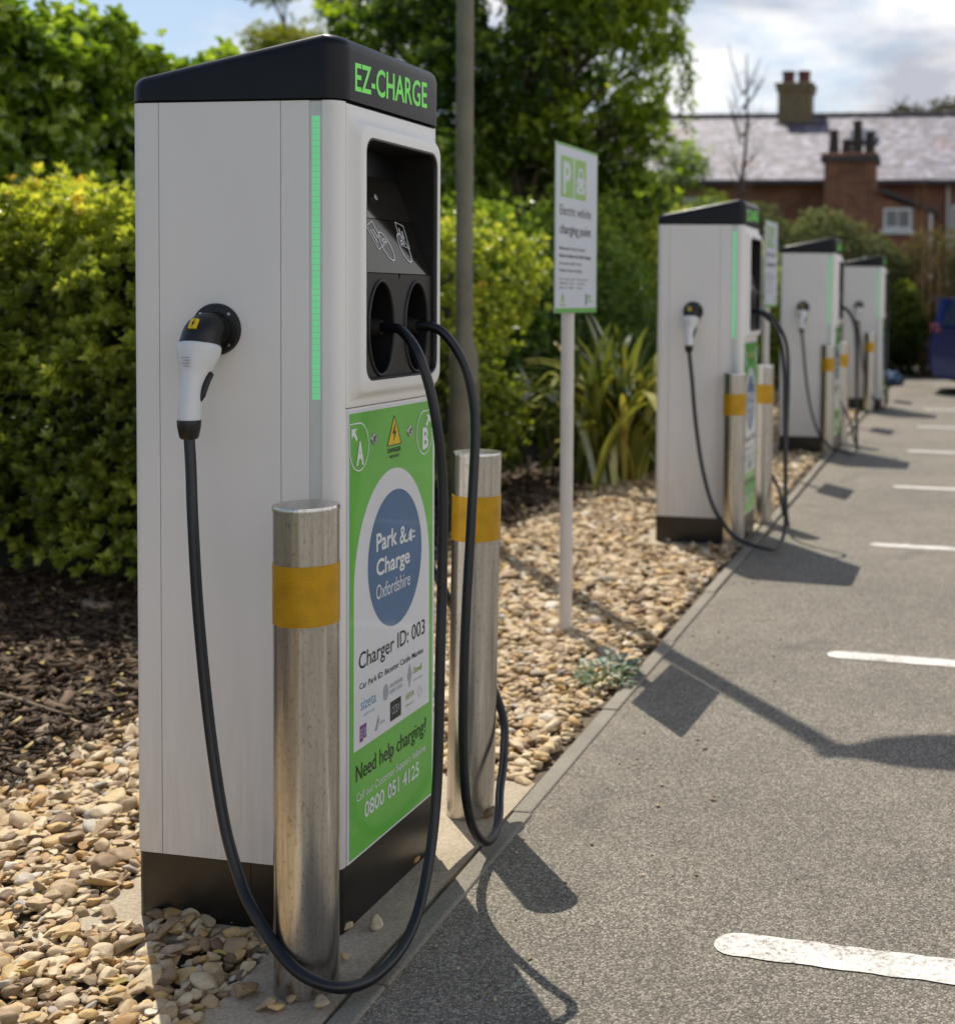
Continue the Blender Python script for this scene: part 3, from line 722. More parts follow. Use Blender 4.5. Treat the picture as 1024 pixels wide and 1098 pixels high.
    for (c1, c2, a1, a2) in (((-.052, 1.548), (-.016, 1.524), .35, .4), ((.090, 1.554), (.076, 1.524), -.2, .15)):
        icon([(rot(rc, c1, a1), True), (rot(ov, c2, a2), True)])
        for r_ in (.006, .011): icon([([(c2[0]+r_*math.cos(R(d)), c2[1]+.004+r_*1.2*math.sin(R(d))) for d in range(20, 171, 15)], False)])
        icon([(rot([(-.008, -.016), (-.008, .016)], c1, a1), False), (rot([(.004, -.008), (.004, .012)], c1, a1), False)], .004)
        flat('card_symbol', icons[-1], M['whiteink'], rd); icons.append(MB())
    MB().lathe([(.0001, 0), (.008, 0), (.008, .002), (.0001, .0025)], 16).build('sensor_button', M['metal'], t).matrix_local = Matrix.Translation((P(1.640)+.002, .02, 1.640))@Matrix.Rotation(R(68), 4, 'Y')
    # connectors plugged into side sockets, and the cables from the front wells
    for s in (-1, 1):
        cx, cz = -.049, 1.332; yf = D2
        def Y(p): return (p[0], s*p[1], p[2])
        n = 40
        fl = MB().rings([[Y((cx+r_*math.cos(2*PI*i/n), yf+h, cz+r_*.97*math.sin(2*PI*i/n))) for i in range(n)] for r_, h in ((.0585, .0005), (.0585, .006), (.0565, .009), (.040, .011), (.038, .022))]).build('side_socket', M['black'], t, auto=35)
        for i in range(4):
            a = R(45+90*i); c_ = Vector(Y((cx+.048*math.cos(a), yf+.0090, cz+.047*math.sin(a))))
            MB().rings([[c_+Vector((r_*math.cos(2*PI*j/10), s*h, r_*math.sin(2*PI*j/10))) for j in range(10)] for r_, h in ((.004, 0), (.0038, .0015), (.002, .002))]).build('screw', M['metal'], fl)
        head = catmull([Y((cx, yf+.018, cz)), Y((cx, yf+.034, cz)), Y((cx-.001, yf+.051, cz-.009)), Y((cx-.002, yf+.061, cz-.034)), ], 6)
        k = len(head)
        gun = MB().tube(head, [(.036+.003*(i/k), .037+.007*(i/k)) for i in range(k)], 28, up=(1, 0, 0)).build('connector', M['black'], t, auto=50)
        hp = catmull([Y((cx-.002, yf+.0605, cz-.032)), Y((cx-.002, yf+.0670, cz-.055)), Y((cx-.002, yf+.0780, cz-.088)), Y((cx-.001, yf+.0900, cz-.122)), Y((cx+.001, yf+.1000, cz-.160)), Y((cx+.002, yf+.1055, cz-.196))], 5)
        k = len(hp); rr = []
        for i in range(k):
            u = i/(k-1); e = min(1, max(0, (u-.10)/.55)); e = e*e*(3-2*e)
            rr.append((.0395*(1-e)+.0225*e-(.002 if u < .03 else 0), .0470*(1-e)+.0225*e-(.002 if u < .03 else 0)))
        MB().tube(hp, rr, 28, up=(1, 0, 0)).build('handle', M['gun_white'], gun, smooth=True)
        # thumb grip inlay on the inner curve
        gp_ = catmull([Y((cx+.0300, yf+.070, cz-.088)), Y((cx+.0250, yf+.080, cz-.110)), Y((cx+.0205, yf+.0885, cz-.135)), Y((cx+.0190, yf+.095, cz-.155))], 5)
        MB().tube(gp_, [.0015]+[(.0062, .0105)]*3+[(.006, .0105)]*(len(gp_)-8)+[(.0055, .008), (.005, .006), (.003, .004), .001], 14, up=(1, 0, 0)).build('grip_inlay', M['black'], gun, smooth=True)
        cl = MB().rings([[Y((cx+.002+r_*math.cos(2*PI*i/24), yf+.1055+r_*math.sin(2*PI*i/24), z)) for i in range(24)] for r_, z in ((.0235, cz-.190), (.0245, cz-.193), (.0235, cz-.205), (.0195, cz-.226), (.0165, cz-.230))]).build('collar', M['black'], gun, auto=50)
        def onhead(a_, b_, h): return Y((cx+a_+.014, yf+.0863-.53*b_+.85*h, cz+.013+.85*b_+.53*h))
        tg = MB(); tg.rings([[onhead(x_, z_, h) for x_, z_ in ((-.024, -.010), (-.006, -.010), (-.006, .014), (-.024, .014))] for h in (-.006, .0008)])
        tg.build('warning_tag', M['yellow'], gun, bevel=.001, segs=1)
        bl = MB().add([onhead(-.015+dx, dz, .0012) for dx, dz in ((.003, .012), (-.004, .001), (.000, .002), (-.002, -.008), (.005, .004), (.001, .0035))], [(0, 1, 2, 3, 4, 5)])
        flat('bolt_symbol', bl, M['ink'], gun)
        lt = MB()
        for q_ in range(4): lt.box(cx-.010+.006*(q_ % 2), cx+.009, min(s*(yf+.1130), s*(yf+.1155)), max(s*(yf+.1130), s*(yf+.1155)), cz-.058-.006*q_, cz-.0560-.006*q_)
        lt.build('rating_print', M['grey_text'], gun)
    def fitting(y_):
        n = 18
        return MB().rings([[(x, y_+r_*math.cos(2*PI*i/n), 1.337+r_*math.sin(2*PI*i/n)) for i in range(n)] for x, r_ in ((.175, .030), (.200, .030), (.206, .024), (.228, .0195), (.238, .0165))])
    c1 = [(.232, -.050, 1.337), (.262, -.056, 1.338), (.300, -.068, 1.328), (.350, -.086, 1.271), (.385, -.086, 1.156), (.400, -.073, .985), (.405, -.085, .775), (.410, -.105, .61), (.420, -.144, .305), (.430, -.225, .130), (.432, -.320, .052), (.418, -.430, .030), (.385, -.505, .042), (.320, -.525, .066), (.253, -.510, .102), (.180, -.490, .174), (.138, -.470, .228), (.092, -.450, .331), (.041, -.420, .512), (.003, -.400, .740), (-.019, -.385, .932), (-.036, -.366, 1.045), (-.046, -.357, 1.108)]
    c2 = [(.232, .135, 1.337), (.262, .140, 1.338), (.300, .146, 1.322), (.345, .151, 1.262), (.375, .147, 1.18), (.392, .130, 1.08), (.400, .089, .874), (.400, .053, .568), (.400, .051, .299), (.400, .097, .140), (.398, .185, .056), (.390, .275, .040), (.372, .345, .060), (.352, .400, .100), (.335, .470, .170), (.300, .545, .260), (.220, .575, .400), (.120, .550, .600), (.040, .490, .790), (-.010, .430, .940), (-.040, .375, 1.040), (-.047, .3555, 1.108)]
    for pts, yy in ((c1, -.047), (c2, .137)):
        cb = MB().tube(catmull(pts, 9), .0115, 14).build('charging_cable', M['rubber'], t, smooth=True); CABLES.append(pts)
        fitting(yy).build('cable_gland', M['plate'], cb, auto=40)
    return t
ch = make_charger()
ch.location = (-1.555, 2.908, .002); ch.rotation_euler = (0, 0, -.0335)
tag(ch, 'large white charging unit in the foreground with Charger ID 003 on its green panel', 'charging station', 'electric car chargers in a row along the kerb')
labs = ['white charging unit second from the camera, just past the parking sign', 'white charging unit third from the camera, half hidden by the second one', 'smallest and farthest white charging unit at the end of the row']
for ci, ((x, y, rz), lb) in enumerate(zip(((-1.478, 7.640, -.014), (-1.405, 12.232, -.014), (-1.278, 17.064, -.014)), labs)):
    c = copy_tree(ch); c.location = (x, y, .002)
    kx = (.11, .05, -.22)[ci]; kd = random.uniform(-.02, .03)
    for cb, pts in zip([q for q in children(c) if q.name.startswith('charging_cable')], CABLES):
        p2 = [(x_+kx*max(0, x_-.27)/.14*.5, y_+(.25*kx if z_ < 1.2 and x_ > .2 else 0)*(1 if y_ > -.3 else -.4), z_+(kd if .05 < z_ < 1.0 and abs(y_) < .52 else 0)) for x_, y_, z_ in pts]
        me = MB().tube(catmull(p2, 9), .0115, 14).mesh('charging_cable'); me.materials.append(M['rubber']); me.polygons.foreach_set('use_smooth', [True]*len(me.polygons)); cb.data = me; c.rotation_euler = (0, 0, rz); c['label'] = lb

# ================================================================== BOLLARDS
def make_bollard():
    t = empty('bollard')
    MB().lathe([(.0640, 0), (.0640, .974), (.0640, .980)], 56, cap1=False).build('post', M['steel'], t, auto=40)
    MB().lathe([(.0652, .978), (.0655, .984), (.0640, .9885), (.045, .9915), (.001, .993)], 56, cap0=True).build('top_cap', M['steel'], t, auto=40)
    MB().lathe([(.0641, .752), (.0653, .7525), (.0653, .8725), (.0641, .873)], 56, cap0=False, cap1=False).build('reflective_band', M['band'], t, auto=40)
    return t
bo = make_bollard(); spots = [
    (-1.296, 2.456, 0, 'steel bollard in front of the nearest charger, closest to the camera'),
    (-1.306, 3.385, .9, 'slightly leaning steel bollard behind the hanging cable at the far end of the nearest charger'),
    (-1.270, 7.315, 0, 'steel bollard in front of the second charger from the camera'),
    (-1.240, 8.190, 0, 'steel bollard at the far end of the second charger, beside its cable loop'),
    (-1.228, 12.00, 0, 'small steel bollard at the near corner of the third charger'),
    (-1.178, 12.87, 0, 'small steel bollard at the far end of the third charger'),
    (-1.176, 16.62, 0, 'tiny distant steel bollard at the near corner of the farthest charger'),
    (-1.122, 17.45, 0, 'farthest bright steel bollard of all, at the far end of the row')]
for i, (x, y, lean, lb) in enumerate(spots):
    o = bo if i == 0 else copy_tree(bo); o.location = (x, y, .004); o.rotation_euler = (0, R(lean), R(40*i))
    tag(o, lb, 'bollard', 'steel bollards with amber bands guarding the chargers')
    if lean: o.rotation_euler = (R(-.4), R(.8), 0)

# ================================================================== SIGNS
def make_sign():
    t = empty('parking_sign')
    MB().lathe([(.027, 0), (.027, 1.99), (.024, 1.998), (.001, 2.0)], 24, c=(-.034, 0, 0)).build('post', M['post'], t, auto=40)
    w = .25; z0, z1 = 1.355, 2.040
    pl = MB().prism([(0, -w), (.003, -w), (.003, w), (0, w)], z0, z1).build('sign_plate', M['signplate'], t)
    for z in (1.43, 1.95):
        b_ = MB().lathe([(.030, -.012), (.030, .012)], 20, c=(-.034, 0, z)); b_.box(-.006, 0, -.06, .06, z-.012, z+.012); b_.build('clamp', M['metal'], t)
    g = Art(.0036); e = .011
    g.rect(-w, w, z0, z0+.020); g.rect(-w, w, z1-e, z1); g.rect(-w, -w+.007, z0+.020, z1-e); g.rect(w-.006, w, z0+.020, z1-e); g.build('green_border', M['signgreen'], pl)
    g = Art(.0036); g.rect(-.190, -.045, 1.825, 1.990).nxt(); g.rect(-.028, .105, 1.825, 1.990); g.build('green_squares', M['signlime'], pl)
    k = Art(.0042); k.text('P', -.165, -.080, 1.842, 1.972, .03)
    # front view of a car with a plug
    k.poly([(-.012, 1.850), (.090, 1.850), (.090, 1.905), (.075, 1.915), (.062, 1.955), (.016, 1.955), (.003, 1.915), (-.012, 1.905)]); k.build('white_symbols', M['signplate'], pl)
    k = Art(.0047); k.poly([(.020, 1.916), (.058, 1.916), (.052, 1.944), (.026, 1.944)]); k.nxt().ell(.008, 1.885, .009, .009, 14).nxt(); k.ell(.070, 1.885, .009, .009, 14).nxt(); k.rect(.018, .060, 1.862, 1.870); k.build('car_symbol', M['signlime'], pl)
    k = Art(.0040)
    k.text('Electric vehicle', -.200, .170, 1.752, 1.795, -.002); k.text('charging point', -.200, .170, 1.677, 1.718, .008)
    k.text('Maximum stay 3 hours', -.200, .100, 1.612, 1.625, .01); k.text('Electric vehicles only while charging', -.200, .170, 1.582, 1.595, .025)
    k.text('No return within 1 hour', -.200, .060, 1.552, 1.563, .01); k.text('Penalty charge may apply', -.200, .060, 1.524, 1.535, .01)
    for i, (a, b_) in enumerate((('For help call', 'Pay by app or'), ('0800 051 4125', 'contactless'), ('day or night', 'card'))):
        k.text(a, -.200, -.030, 1.490-.017*i, 1.497-.017*i, .01); k.text(b_, 0, .14-.04*i, 1.490-.017*i, 1.497-.017*i, .01)
    k.rect(.110, .124, 1.388, 1.435); k.build('lettering', M['ink'], pl)
    k = Art(.0040); k.ell(-.160, 1.415, .014, .018, 20).nxt(); k.text('Zap', -.195, -.125, 1.385, 1.394, .02); k.rect(.140, .190, 1.400, 1.408).nxt(); k.rect(.140, .175, 1.414, 1.430); k.build('green_lettering', M['signlime'], pl)
    return t
sg = make_sign(); sspots = [(-1.600, 5.315, -.06, 'tall electric vehicle parking sign on a white post in the gravel, nearest of the signs'),
    (-1.535, 10.45, -.05, 'green and white parking sign half hidden behind the second charger'),
    (-1.475, 15.00, -.05, 'parking sign behind the third charger, mostly hidden'), (-1.44, 19.05, -.05, 'farthest parking sign, beyond the last charger')]
for i, (x, y, rz, lb) in enumerate(sspots):
    o = sg if i == 0 else copy_tree(sg); o.location = (x, y, -.01); o.rotation_euler = (0, 0, rz); tag(o, lb, 'sign', 'electric vehicle parking signs')

# ================================================================== LAMP COLUMN
t = empty('street_lamp', (-2.88, 7.33, 0), rz=.19); tag(t, 'grey metal lamp column rising out of frame behind the nearest charger', 'street lamp')
MB().lathe([(.084, -.02), (.084, 1.02), (.079, 1.06), (.056, 1.14), (.050, 1.17), (.048, 3.5), (.047, 6.80), (.044, 6.88), (.001, 6.90)], 32).build('column', M['galv'], t, auto=50)
MB().box(.0815, .0865, -.035, .035, .40, .90).build('inspection_door', M['galv'], t, bevel=.002)
ln = MB().rings([[(x, w*math.cos(2*PI*i/20), 6.86+h*math.sin(2*PI*i/20)) for i in range(20)] for x, w, h in ((-.06, .05, .035), (.06, .065, .045), (.16, .13, .055), (.30, .165, .06), (.70, .165, .055), (.95, .13, .045), (1.02, .06, .02))]).build('lantern', M['galv'], t, auto=60)
MB().box(.28, .85, -.11, .11, 6.785, 6.800).build('lens', M['strip'], ln)

# ================================================================== HEDGES
def hedge(name, label, faces, core, n_per_m2, L, nl, mat, zs, top_y, up=.7, jitter=.07, amp=.10, cat='hedge', wr=.5, droop=.12, group=None, spread=(.5, 1.25)):
    t = empty(name, (core[0], core[2], 0)); tag(t, label, cat, group)
    off = np.array([core[0], core[2], 0])
    if True:
        c = lumpy_core('dark_core', 0.0, core[1]-core[0], 0.0, core[3]-core[2], 0.02, core[5], t)  # added dark solid against see-through; its colour stands in for inner shade
    Cs = []
    for (o, u, v, nrm, dm) in faces:
        area = np.linalg.norm(np.cross(u, v)); n = int(area*n_per_m2*dm)
        P, a, b = facepts(o, u, v, n); nrm = np.array(nrm, float)
        P = P+nrm*(lump(P, 1.5)*amp+.05*lump(P, 6.0))[:, None]
        dj = rng.exponential(jitter, n); stick = rng.uniform(0, 1, n)*(1+.8*(lump(P, 4)+1)) < .16
        P = P-nrm*dj[:, None]+nrm*(stick*rng.uniform(.02, .15, n))[:, None]
        A = nrm+np.array([0, 0, up])+rng.normal(0, .55, (n, 3))
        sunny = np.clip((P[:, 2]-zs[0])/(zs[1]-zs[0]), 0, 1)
        val = .29+.40*sunny*(1-np.clip(dj/.18, 0, 1)*.8)+rng.uniform(-.10, .22, n)+.20*lump(P, 2.7)+.14*stick-.5*np.clip(dj-.1, 0, .4)  # higher, outer leaves lighter: yellow new growth and sunlit tops in the colour
        keep = (P[:, 2] > .10+.1*rng.uniform(0, 1, n)) & ((P[:, 2] > .38) | (rng.uniform(0, 1, n) < .75))
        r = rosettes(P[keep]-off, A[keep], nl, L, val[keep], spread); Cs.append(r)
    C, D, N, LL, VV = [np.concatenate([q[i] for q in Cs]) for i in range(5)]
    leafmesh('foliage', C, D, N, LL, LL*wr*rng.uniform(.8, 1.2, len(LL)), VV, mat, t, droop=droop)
    return t
# clipped evergreen hedge: return end facing the camera, then running along the bed
HT = 1.86
hedge('evergreen_hedge', 'clipped yellow green evergreen hedge with small leaves, running from left edge behind the nearest charger',
      [((-7.6, 5.45, 0), (4.15, 0, 0), (0, 0, HT), (0, -1, 0), 1.15), ((-3.45, 5.45, 0), (.10, 4.3, 0), (0, 0, HT), (1, 0, 0), .62),
       ((-7.6, 5.45, HT), (4.15, 0, 0), (0, 1.6, 0), (0, 0, 1), .8), ((-4.6, 6.9, HT), (1.2, 0, 0), (0, 2.9, -.1), (0, 0, 1), .5)],
      (-7.6, -3.78, 5.80, 9.6, 0, HT-.28), 800, .052, 8, M['hedge'], (.85, 1.95), None, amp=.20, jitter=.10, wr=.52)
# tall ivy wall behind
hedge('ivy_hedge', 'tall glossy green ivy hedge standing above and behind the clipped hedge',
      [((-5.75, 5.2, 0), (.05, 20.5, 0), (0, 0, 3.05), (1, 0, 0), 1), ((-5.9, 5.2, 3.05), (.2, 0, 0), (0, 20.5, .1), (0, 0, 1), 2), ((-6.9, 5.2, 3.08), (1.2, 0, 0), (0, 20.5, .1), (0, 0, 1), .8)],
      (-7.0, -6.15, 5.3, 25.6, 0, 2.75), 420, .085, 3, M['ivy'], (1.4, 3.1), None, up=.05, jitter=.09, amp=.20, wr=.85, droop=.3, spread=(.7, 1.5))

# ================================================================== SHRUBS AND TREES
def blob_points(c, r, n, shell=.35):
    d = rvec(n); rad = 1-shell*rng.uniform(0, 1, n)**1.6
    return np.array(c)+d*np.array(r)*rad[:, None], d, rad
def shrub(name, label, loc, blobs, n, L, nl, mat, cat='shrub', wr=.5, zs=(.3, 2), up=.5, group=None, bias=0, droop=.12):
    t = empty(name, loc); tag(t, label, cat, group)
    Cs = []
    tot = sum(b[3]*b[5]+b[3]*b[4] for b in blobs)
    for b in blobs:
        c, r = b[:3], b[3:6]; k = int(n*(b[3]*b[5]+b[3]*b[4])/tot)
        P, d, rad = blob_points(c, r, k); P += d*(lump(P, 2.3)*.16*min(r))[:, None]
        kp = P[:, 2] > .03; P, d, rad = P[kp], d[kp], rad[kp]
        A = d+np.array([0, 0, up])+rng.normal(0, .4, (len(P), 3))
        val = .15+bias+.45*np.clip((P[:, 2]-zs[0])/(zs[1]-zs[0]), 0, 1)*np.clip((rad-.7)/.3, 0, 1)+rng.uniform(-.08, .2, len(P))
        Cs.append(rosettes(P, A, nl, L, val))
    C, D, N, LL, VV = [np.concatenate([q[i] for q in Cs]) for i in range(5)]
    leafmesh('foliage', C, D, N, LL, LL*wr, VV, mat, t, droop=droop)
    st = MB()
    for b in blobs:
        for q in range(3):
            top = Vector(b[:3])+Vector((random.uniform(-.5, .5)*b[3], random.uniform(-.5, .5)*b[4], .2*b[5]))
            base = Vector((b[0]*.5+random.uniform(-.1, .1), b[1]*.5+random.uniform(-.1, .1), -.02))
            st.tube([base, base.lerp(top, .5)+Vector((random.uniform(-.1, .1), random.uniform(-.1, .1), .1)), top], [.02, .014, .005], 6)
    st.build('stems', M['bark'], t)
    return t
def tree(name, label, loc, th, clumps, n, L, mat, wr=.55, trunk_r=.12, droop=.25, hang=0, bias=0, lean=(0, 0), cat='tree'):
    t = empty(name, loc); tag(t, label, cat)
    tr = MB(); top = Vector((lean[0], lean[1], th))
    tr.tube(catmull([(0, 0, -.1), (lean[0]*.2+.03, lean[1]*.2, th*.35), (lean[0]*.6-.04, lean[1]*.6, th*.7), top], 4), [trunk_r*(1-.6*i/12) for i in range(13)], 12)
    tr.build('trunk', M['bark'], t, smooth=True)
    lb = MB()
    for c in clumps:
        e = Vector(c[:3]); s = Vector((lean[0]*.5, lean[1]*.5, min(th*.9, max(th*.35, e.z*.62))))
        lb.tube(catmull([s, s.lerp(e, .45)+Vector((0, 0, .1)), e], 4), [trunk_r*.42*(1-.85*i/8) for i in range(9)], 7)
        for q in range(4):
            e2 = e+Vector([random.uniform(-.8, .8)*c[3] for _ in range(3)]); m_ = s.lerp(e, .7)
            lb.tube([m_, m_.lerp(e2, .5), e2], [trunk_r*.13, trunk_r*.09, .004], 5)
    lb.build('limbs', M['bark'], t, smooth=True)
    Cs = []; tot = sum(c[3]**2 for c in clumps)
    for c in clumps:
        k = int(n*c[3]**2/tot); r = c[3]
        P, d, rad = blob_points(c[:3], (r, r, r*.72), k, .55); P += d*(lump(P+np.array(loc), 2.9)*.28*r)[:, None]
        A = d*.6+np.array([0, 0, .25])+rng.normal(0, .5, (len(P), 3))
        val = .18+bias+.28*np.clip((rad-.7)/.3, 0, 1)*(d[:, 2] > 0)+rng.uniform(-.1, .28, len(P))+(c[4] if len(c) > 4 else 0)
        Cs.append(rosettes(P, A, 4, L, val, (.6, 1.5)))
    if hang:
        for c in clumps:
            if len(c) <= 5: continue
            for q in range(hang):
                a = random.uniform(0, 2*PI); x0 = c[0]+c[3]*math.cos(a)*.9; y0 = c[1]+c[3]*math.sin(a)*.9; ln_ = random.uniform(.5, 1.5); m_ = int(ln_*22)
                P = np.stack([x0+.06*np.sin(np.linspace(0, 3, m_))+rng.normal(0, .03, m_), y0+rng.normal(0, .03, m_), c[2]-np.linspace(0, ln_, m_)], 1)
                Cs.append(rosettes(P, np.tile([0, 0, -1.], (m_, 1))+rng.normal(0, .4, (m_, 3)), 3, L*.8, .45+rng.uniform(0, .3, m_), (.5, 1.2)))
    C, D, N, LL, VV = [np.concatenate([q[i] for q in Cs]) for i in range(5)]
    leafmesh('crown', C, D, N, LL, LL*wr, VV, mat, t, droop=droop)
    return t
rr = random.Random(3)
cl = []
for i in range(30):
    a = rr.uniform(0, 2*PI); z = rr.uniform(2.9, 8.2); w = 2.0*math.sqrt(max(.15, 1-((z-5.4)/3.4)**2)); k = w*math.sqrt(rr.uniform(.1, .85))
    x = k*math.cos(a); cl.append((x, k*math.sin(a)*.8, z, rr.uniform(.55, .85), (.34 if x > .8 else .16 if x > .2 or x < -1.2 else -.04)))  # sunlit right side and darker middle put into the clumps' leaf colour
cl += [(1.75, -.3, 5.2, .5, .3, 1), (1.75, 0, 4.6, .45, .3, 1), (1.55, -.5, 6.0, .5, .3, 1), (1.5, -.2, 3.8, .5, .2), (-1.9, -.3, 4.8, .6, 0), (-2.2, .2, 4.2, .5, .1), (.9, -1.0, 4.8, .7, .1), (0, -1.0, 4.0, .8, -.1), (-.9, -.9, 4.9, .8, -.1), (.9, .2, 3.1, .75, .0), (1.35, .3, 2.7, .6, .05), (1.45, .2, 3.5, .5, .15), (.3, .4, 2.6, .7, -.05)]
tree('broadleaf_tree', 'big dark green broadleaf tree rising behind the lamp column and signs', (-5.62, 16.2, 0), 5.6, cl, 19000, .095, M['treeleaf'], trunk_r=.16, hang=12, bias=.10)
cl = []
for i in range(22):
    z = rr.uniform(3.3, 7.6); w = 1.5*(1-abs(z-5.6)/3.2); a = rr.uniform(0, 2*PI)
    cl.append((w*math.cos(a), w*math.sin(a), z, rr.uniform(.30, .5), .1))
tree('feathery_tree', 'airy yellow green tree showing above the cap of the nearest charger', (-9.15, 18.2, 0), 6.4, cl, 9000, .08, M['yleaf'], wr=.34, trunk_r=.10, droop=.1, bias=.1)
cl = [(rr.uniform(-1.3, .9), rr.uniform(-.6, .6), rr.uniform(1.8, 4.1), rr.uniform(.3, .5), 0) for i in range(26)]+[(rr.uniform(.2, 1.6), rr.uniform(-.5, .5), rr.uniform(1.9, 3.1), rr.uniform(.3, .45), .1) for i in range(12)]
tree('young_tree', 'thin loose green tree in front of the left end of the slate roof', (-5.75, 23.3, 0), 3.6, cl, 6500, .06, M['treeleaf'], wr=.4, trunk_r=.06, bias=.1)
# bare tree against the roof
t = empty('bare_tree', (-4.45, 25.9, 0)); tag(t, 'leafless twiggy tree standing up in front of the slate roof', 'tree')
mb = MB(); mb.tube(catmull([(-.35, 0, -.05), (-.1, 0, 1.6), (0, 0, 3.2), (.12, 0, 4.7), (.10, 0, 6.2)], 4), [.09*(1-.88*i/16) for i in range(17)], 8); mb.build('trunk', M['bark'], t, smooth=True)
mb = MB()
for i in range(26):
    z = rr.uniform(2.2, 5.6); s = Vector((.02, 0, z)); d = Vector((rr.choice((-1, 1))*rr.uniform(.15, .5), rr.uniform(-.3, .3), rr.uniform(.4, 1.1)))
    mb.tube([s, s+d*.5+Vector((0, 0, -.05)), s+d], [.018, .011, .003], 5)
    for q in range(3):
        s2 = s+d*rr.uniform(.3, .8); mb.tube([s2, s2+Vector((rr.uniform(-.25, .25), rr.uniform(-.2, .2), rr.uniform(.1, .4)))], [.007, .002], 4)
mb.build('branches', M['bark'], t)

# mid-distance greenery between the clipped hedge and the end of the bed
shrub('green_bush', 'rounded bright green bush between the ivy hedge and the second charger', (-3.9, 12.6, 0), [(0, 0, 1.1, .8, 1.2, 1.2), (-.3, 1.5, 1.3, .8, 1.0, 1.25), (-.5, -1.0, 1.1, .8, .9, 1.2), (.2, .7, .6, .8, 1.0, .8)], 12000, .05, 6, M['ivy'], zs=(.8, 2.2), bias=.12, group=None)
shrub('green_bush', 'darker leafy bush behind the second charger, below the slate roof', (-4.1, 16.6, 0), [(0, 0, 1.2, .9, 1.4, 1.2), (.2, 1.7, 1.2, .8, 1.2, 1.2), (-.6, 0, 1.9, .7, 1.0, .9)], 6500, .06, 6, M['hedge'], zs=(1.2, 2.8))
shrub('green_bush', 'yellow green bush behind the cap of the second charger', (-4.0, 21.0, 0), [(0, 0, 1.4, 1.1, 1.2, 1.35), (1.0, .6, 1.0, .9, .9, 1.0), (-.9, .3, 1.6, .9, .9, 1.3)], 5200, .075, 6, M['hedge'], zs=(1.0, 2.8), bias=.12)
shrub('dark_shrub', 'low dark shrub between the second and third chargers', (-2.75, 13.9, 0), [(0, 0, .5, .55, .9, .6), (0, 1.3, .5, .5, .8, .55)], 2600, .055, 6, M['treeleaf'], zs=(.5, 1.3))
shrub('grey_shrub', 'grey green shrub with pale soft foliage behind the third charger', (-2.6, 24.9, 0), [(0, 0, 1.6, 1.1, .8, 1.5), (-1.3, .2, 1.7, 1.0, .8, 1.5), (.9, .1, 1.3, .8, .7, 1.3)], 9500, .075, 7, M['olive'], wr=.34, zs=(1.2, 2.7), bias=.16)
shrub('brown_shrub', 'browning shrub with dry seed heads below the house window', (-.6, 25.3, 0), [(0, 0, 1.35, 1.1, .8, 1.35), (1.4, .2, 1.5, 1.1, .8, 1.5), (-1.0, .1, 1.2, .8, .7, 1.1), (2.8, .2, 1.5, 1.1, .8, 1.5)], 11000, .075, 7, M['brownleaf'], wr=.34, zs=(.7, 2.5), bias=.22)
shrub('round_shrub', 'small bright green shrub in front of the brown one', (-1.15, 24.55, 0), [(0, 0, 1.0, .45, .35, .8)], 1300, .06, 6, M['hedge'], zs=(.4, 1.8), bias=-.15)
shrub('dark_shrub', 'dark evergreen shrub at the end of the car park, by the blue car', (-.55, 24.5, 0), [(0, 0, .5, .9, .35, .7), (1.8, .1, .5, 1.2, .4, .8), (-1.2, 0, .4, .6, .4, .6), (-2.4, 0, .5, .7, .4, .7)], 4200, .06, 6, M['treeleaf'], zs=(.5, 1.9), bias=-.15)
shrub('dark_shrub', 'dark evergreen bush under the grey shrub behind the third charger', (-3.6, 23.9, 0), [(0, 0, .8, .9, .5, .9), (1.2, 0, .7, .7, .5, .8)], 3000, .06, 6, M['treeleaf'], zs=(.8, 2.2), bias=-.12)
t = empty('dry_grass', (-1.9, 24.7, 0)); tag(t, 'tall dry orange brown stalks rising in front of the brick house', 'plant')
mb = MB()
for i in range(34):
    x = rr.uniform(-.3, 2.9); h = rr.uniform(2.0, 3.9); b = rr.uniform(-.25, .25); y_ = rr.uniform(-.4, .5)
    mb.tube([(x, y_, 0), (x+b*.3, y_, h*.6), (x+b, y_, h)], [.014, .010, .004], 5)
mb.build('stalks', M['stalk'], t)
# flax with long arching leaves
t = empty('flax_plant', (-2.72, 9.95, 0)); tag(t, 'spiky flax plant with long arching yellow, green and orange leaves beside the sign post', 'plant')
Vs, Fs, Rs = [], [], []; off = 0
for i in range(400):
    a = rng.uniform(0, 2*PI); ln_ = rng.uniform(.6, 1.62); out = rng.uniform(.25, 1.1); w = rng.uniform(.028, .048); n = 11
    b0 = np.array([rng.normal(0, .14), rng.normal(.1, .34), 0]); dx = np.array([math.cos(a), math.sin(a), 0]); sx = np.array([-math.sin(a), math.cos(a), 0])
    ts = np.linspace(0, 1, n); hgt = ln_*(ts-.55*out*ts**2.6); rad = ln_*out*(.35*ts+.65*ts**2)*.62
    kink = rng.uniform(0, 1) < .3
    if kink: hgt = np.where(ts > .65, hgt-(ts-.65)*ln_*.9, hgt)
    c = b0+dx*rad[:, None]+np.array([0, 0, 1])*hgt[:, None]; ww = w*np.sin(np.clip(ts*.9+.12, 0, 1)*PI)**.6
    V = np.concatenate([c+sx*ww[:, None], c-sx*ww[:, None]+np.array([0, 0, .004])]); V[:, 2] = np.maximum(V[:, 2], 0)
    k = np.arange(n-1); F = np.stack([k, k+1, k+1+n, k+n], 1)+off
    r_ = np.clip(rng.beta(1.3, 2.6)+(.12 if out > .6 else 0), 0, 1); Vs.append(V); Fs.append(F); Rs.append(np.full(len(V), r_)); off += len(V)
npmesh('leaves', np.concatenate(Vs), np.concatenate(Fs), M['flax'], t, np.concatenate(Rs), True)
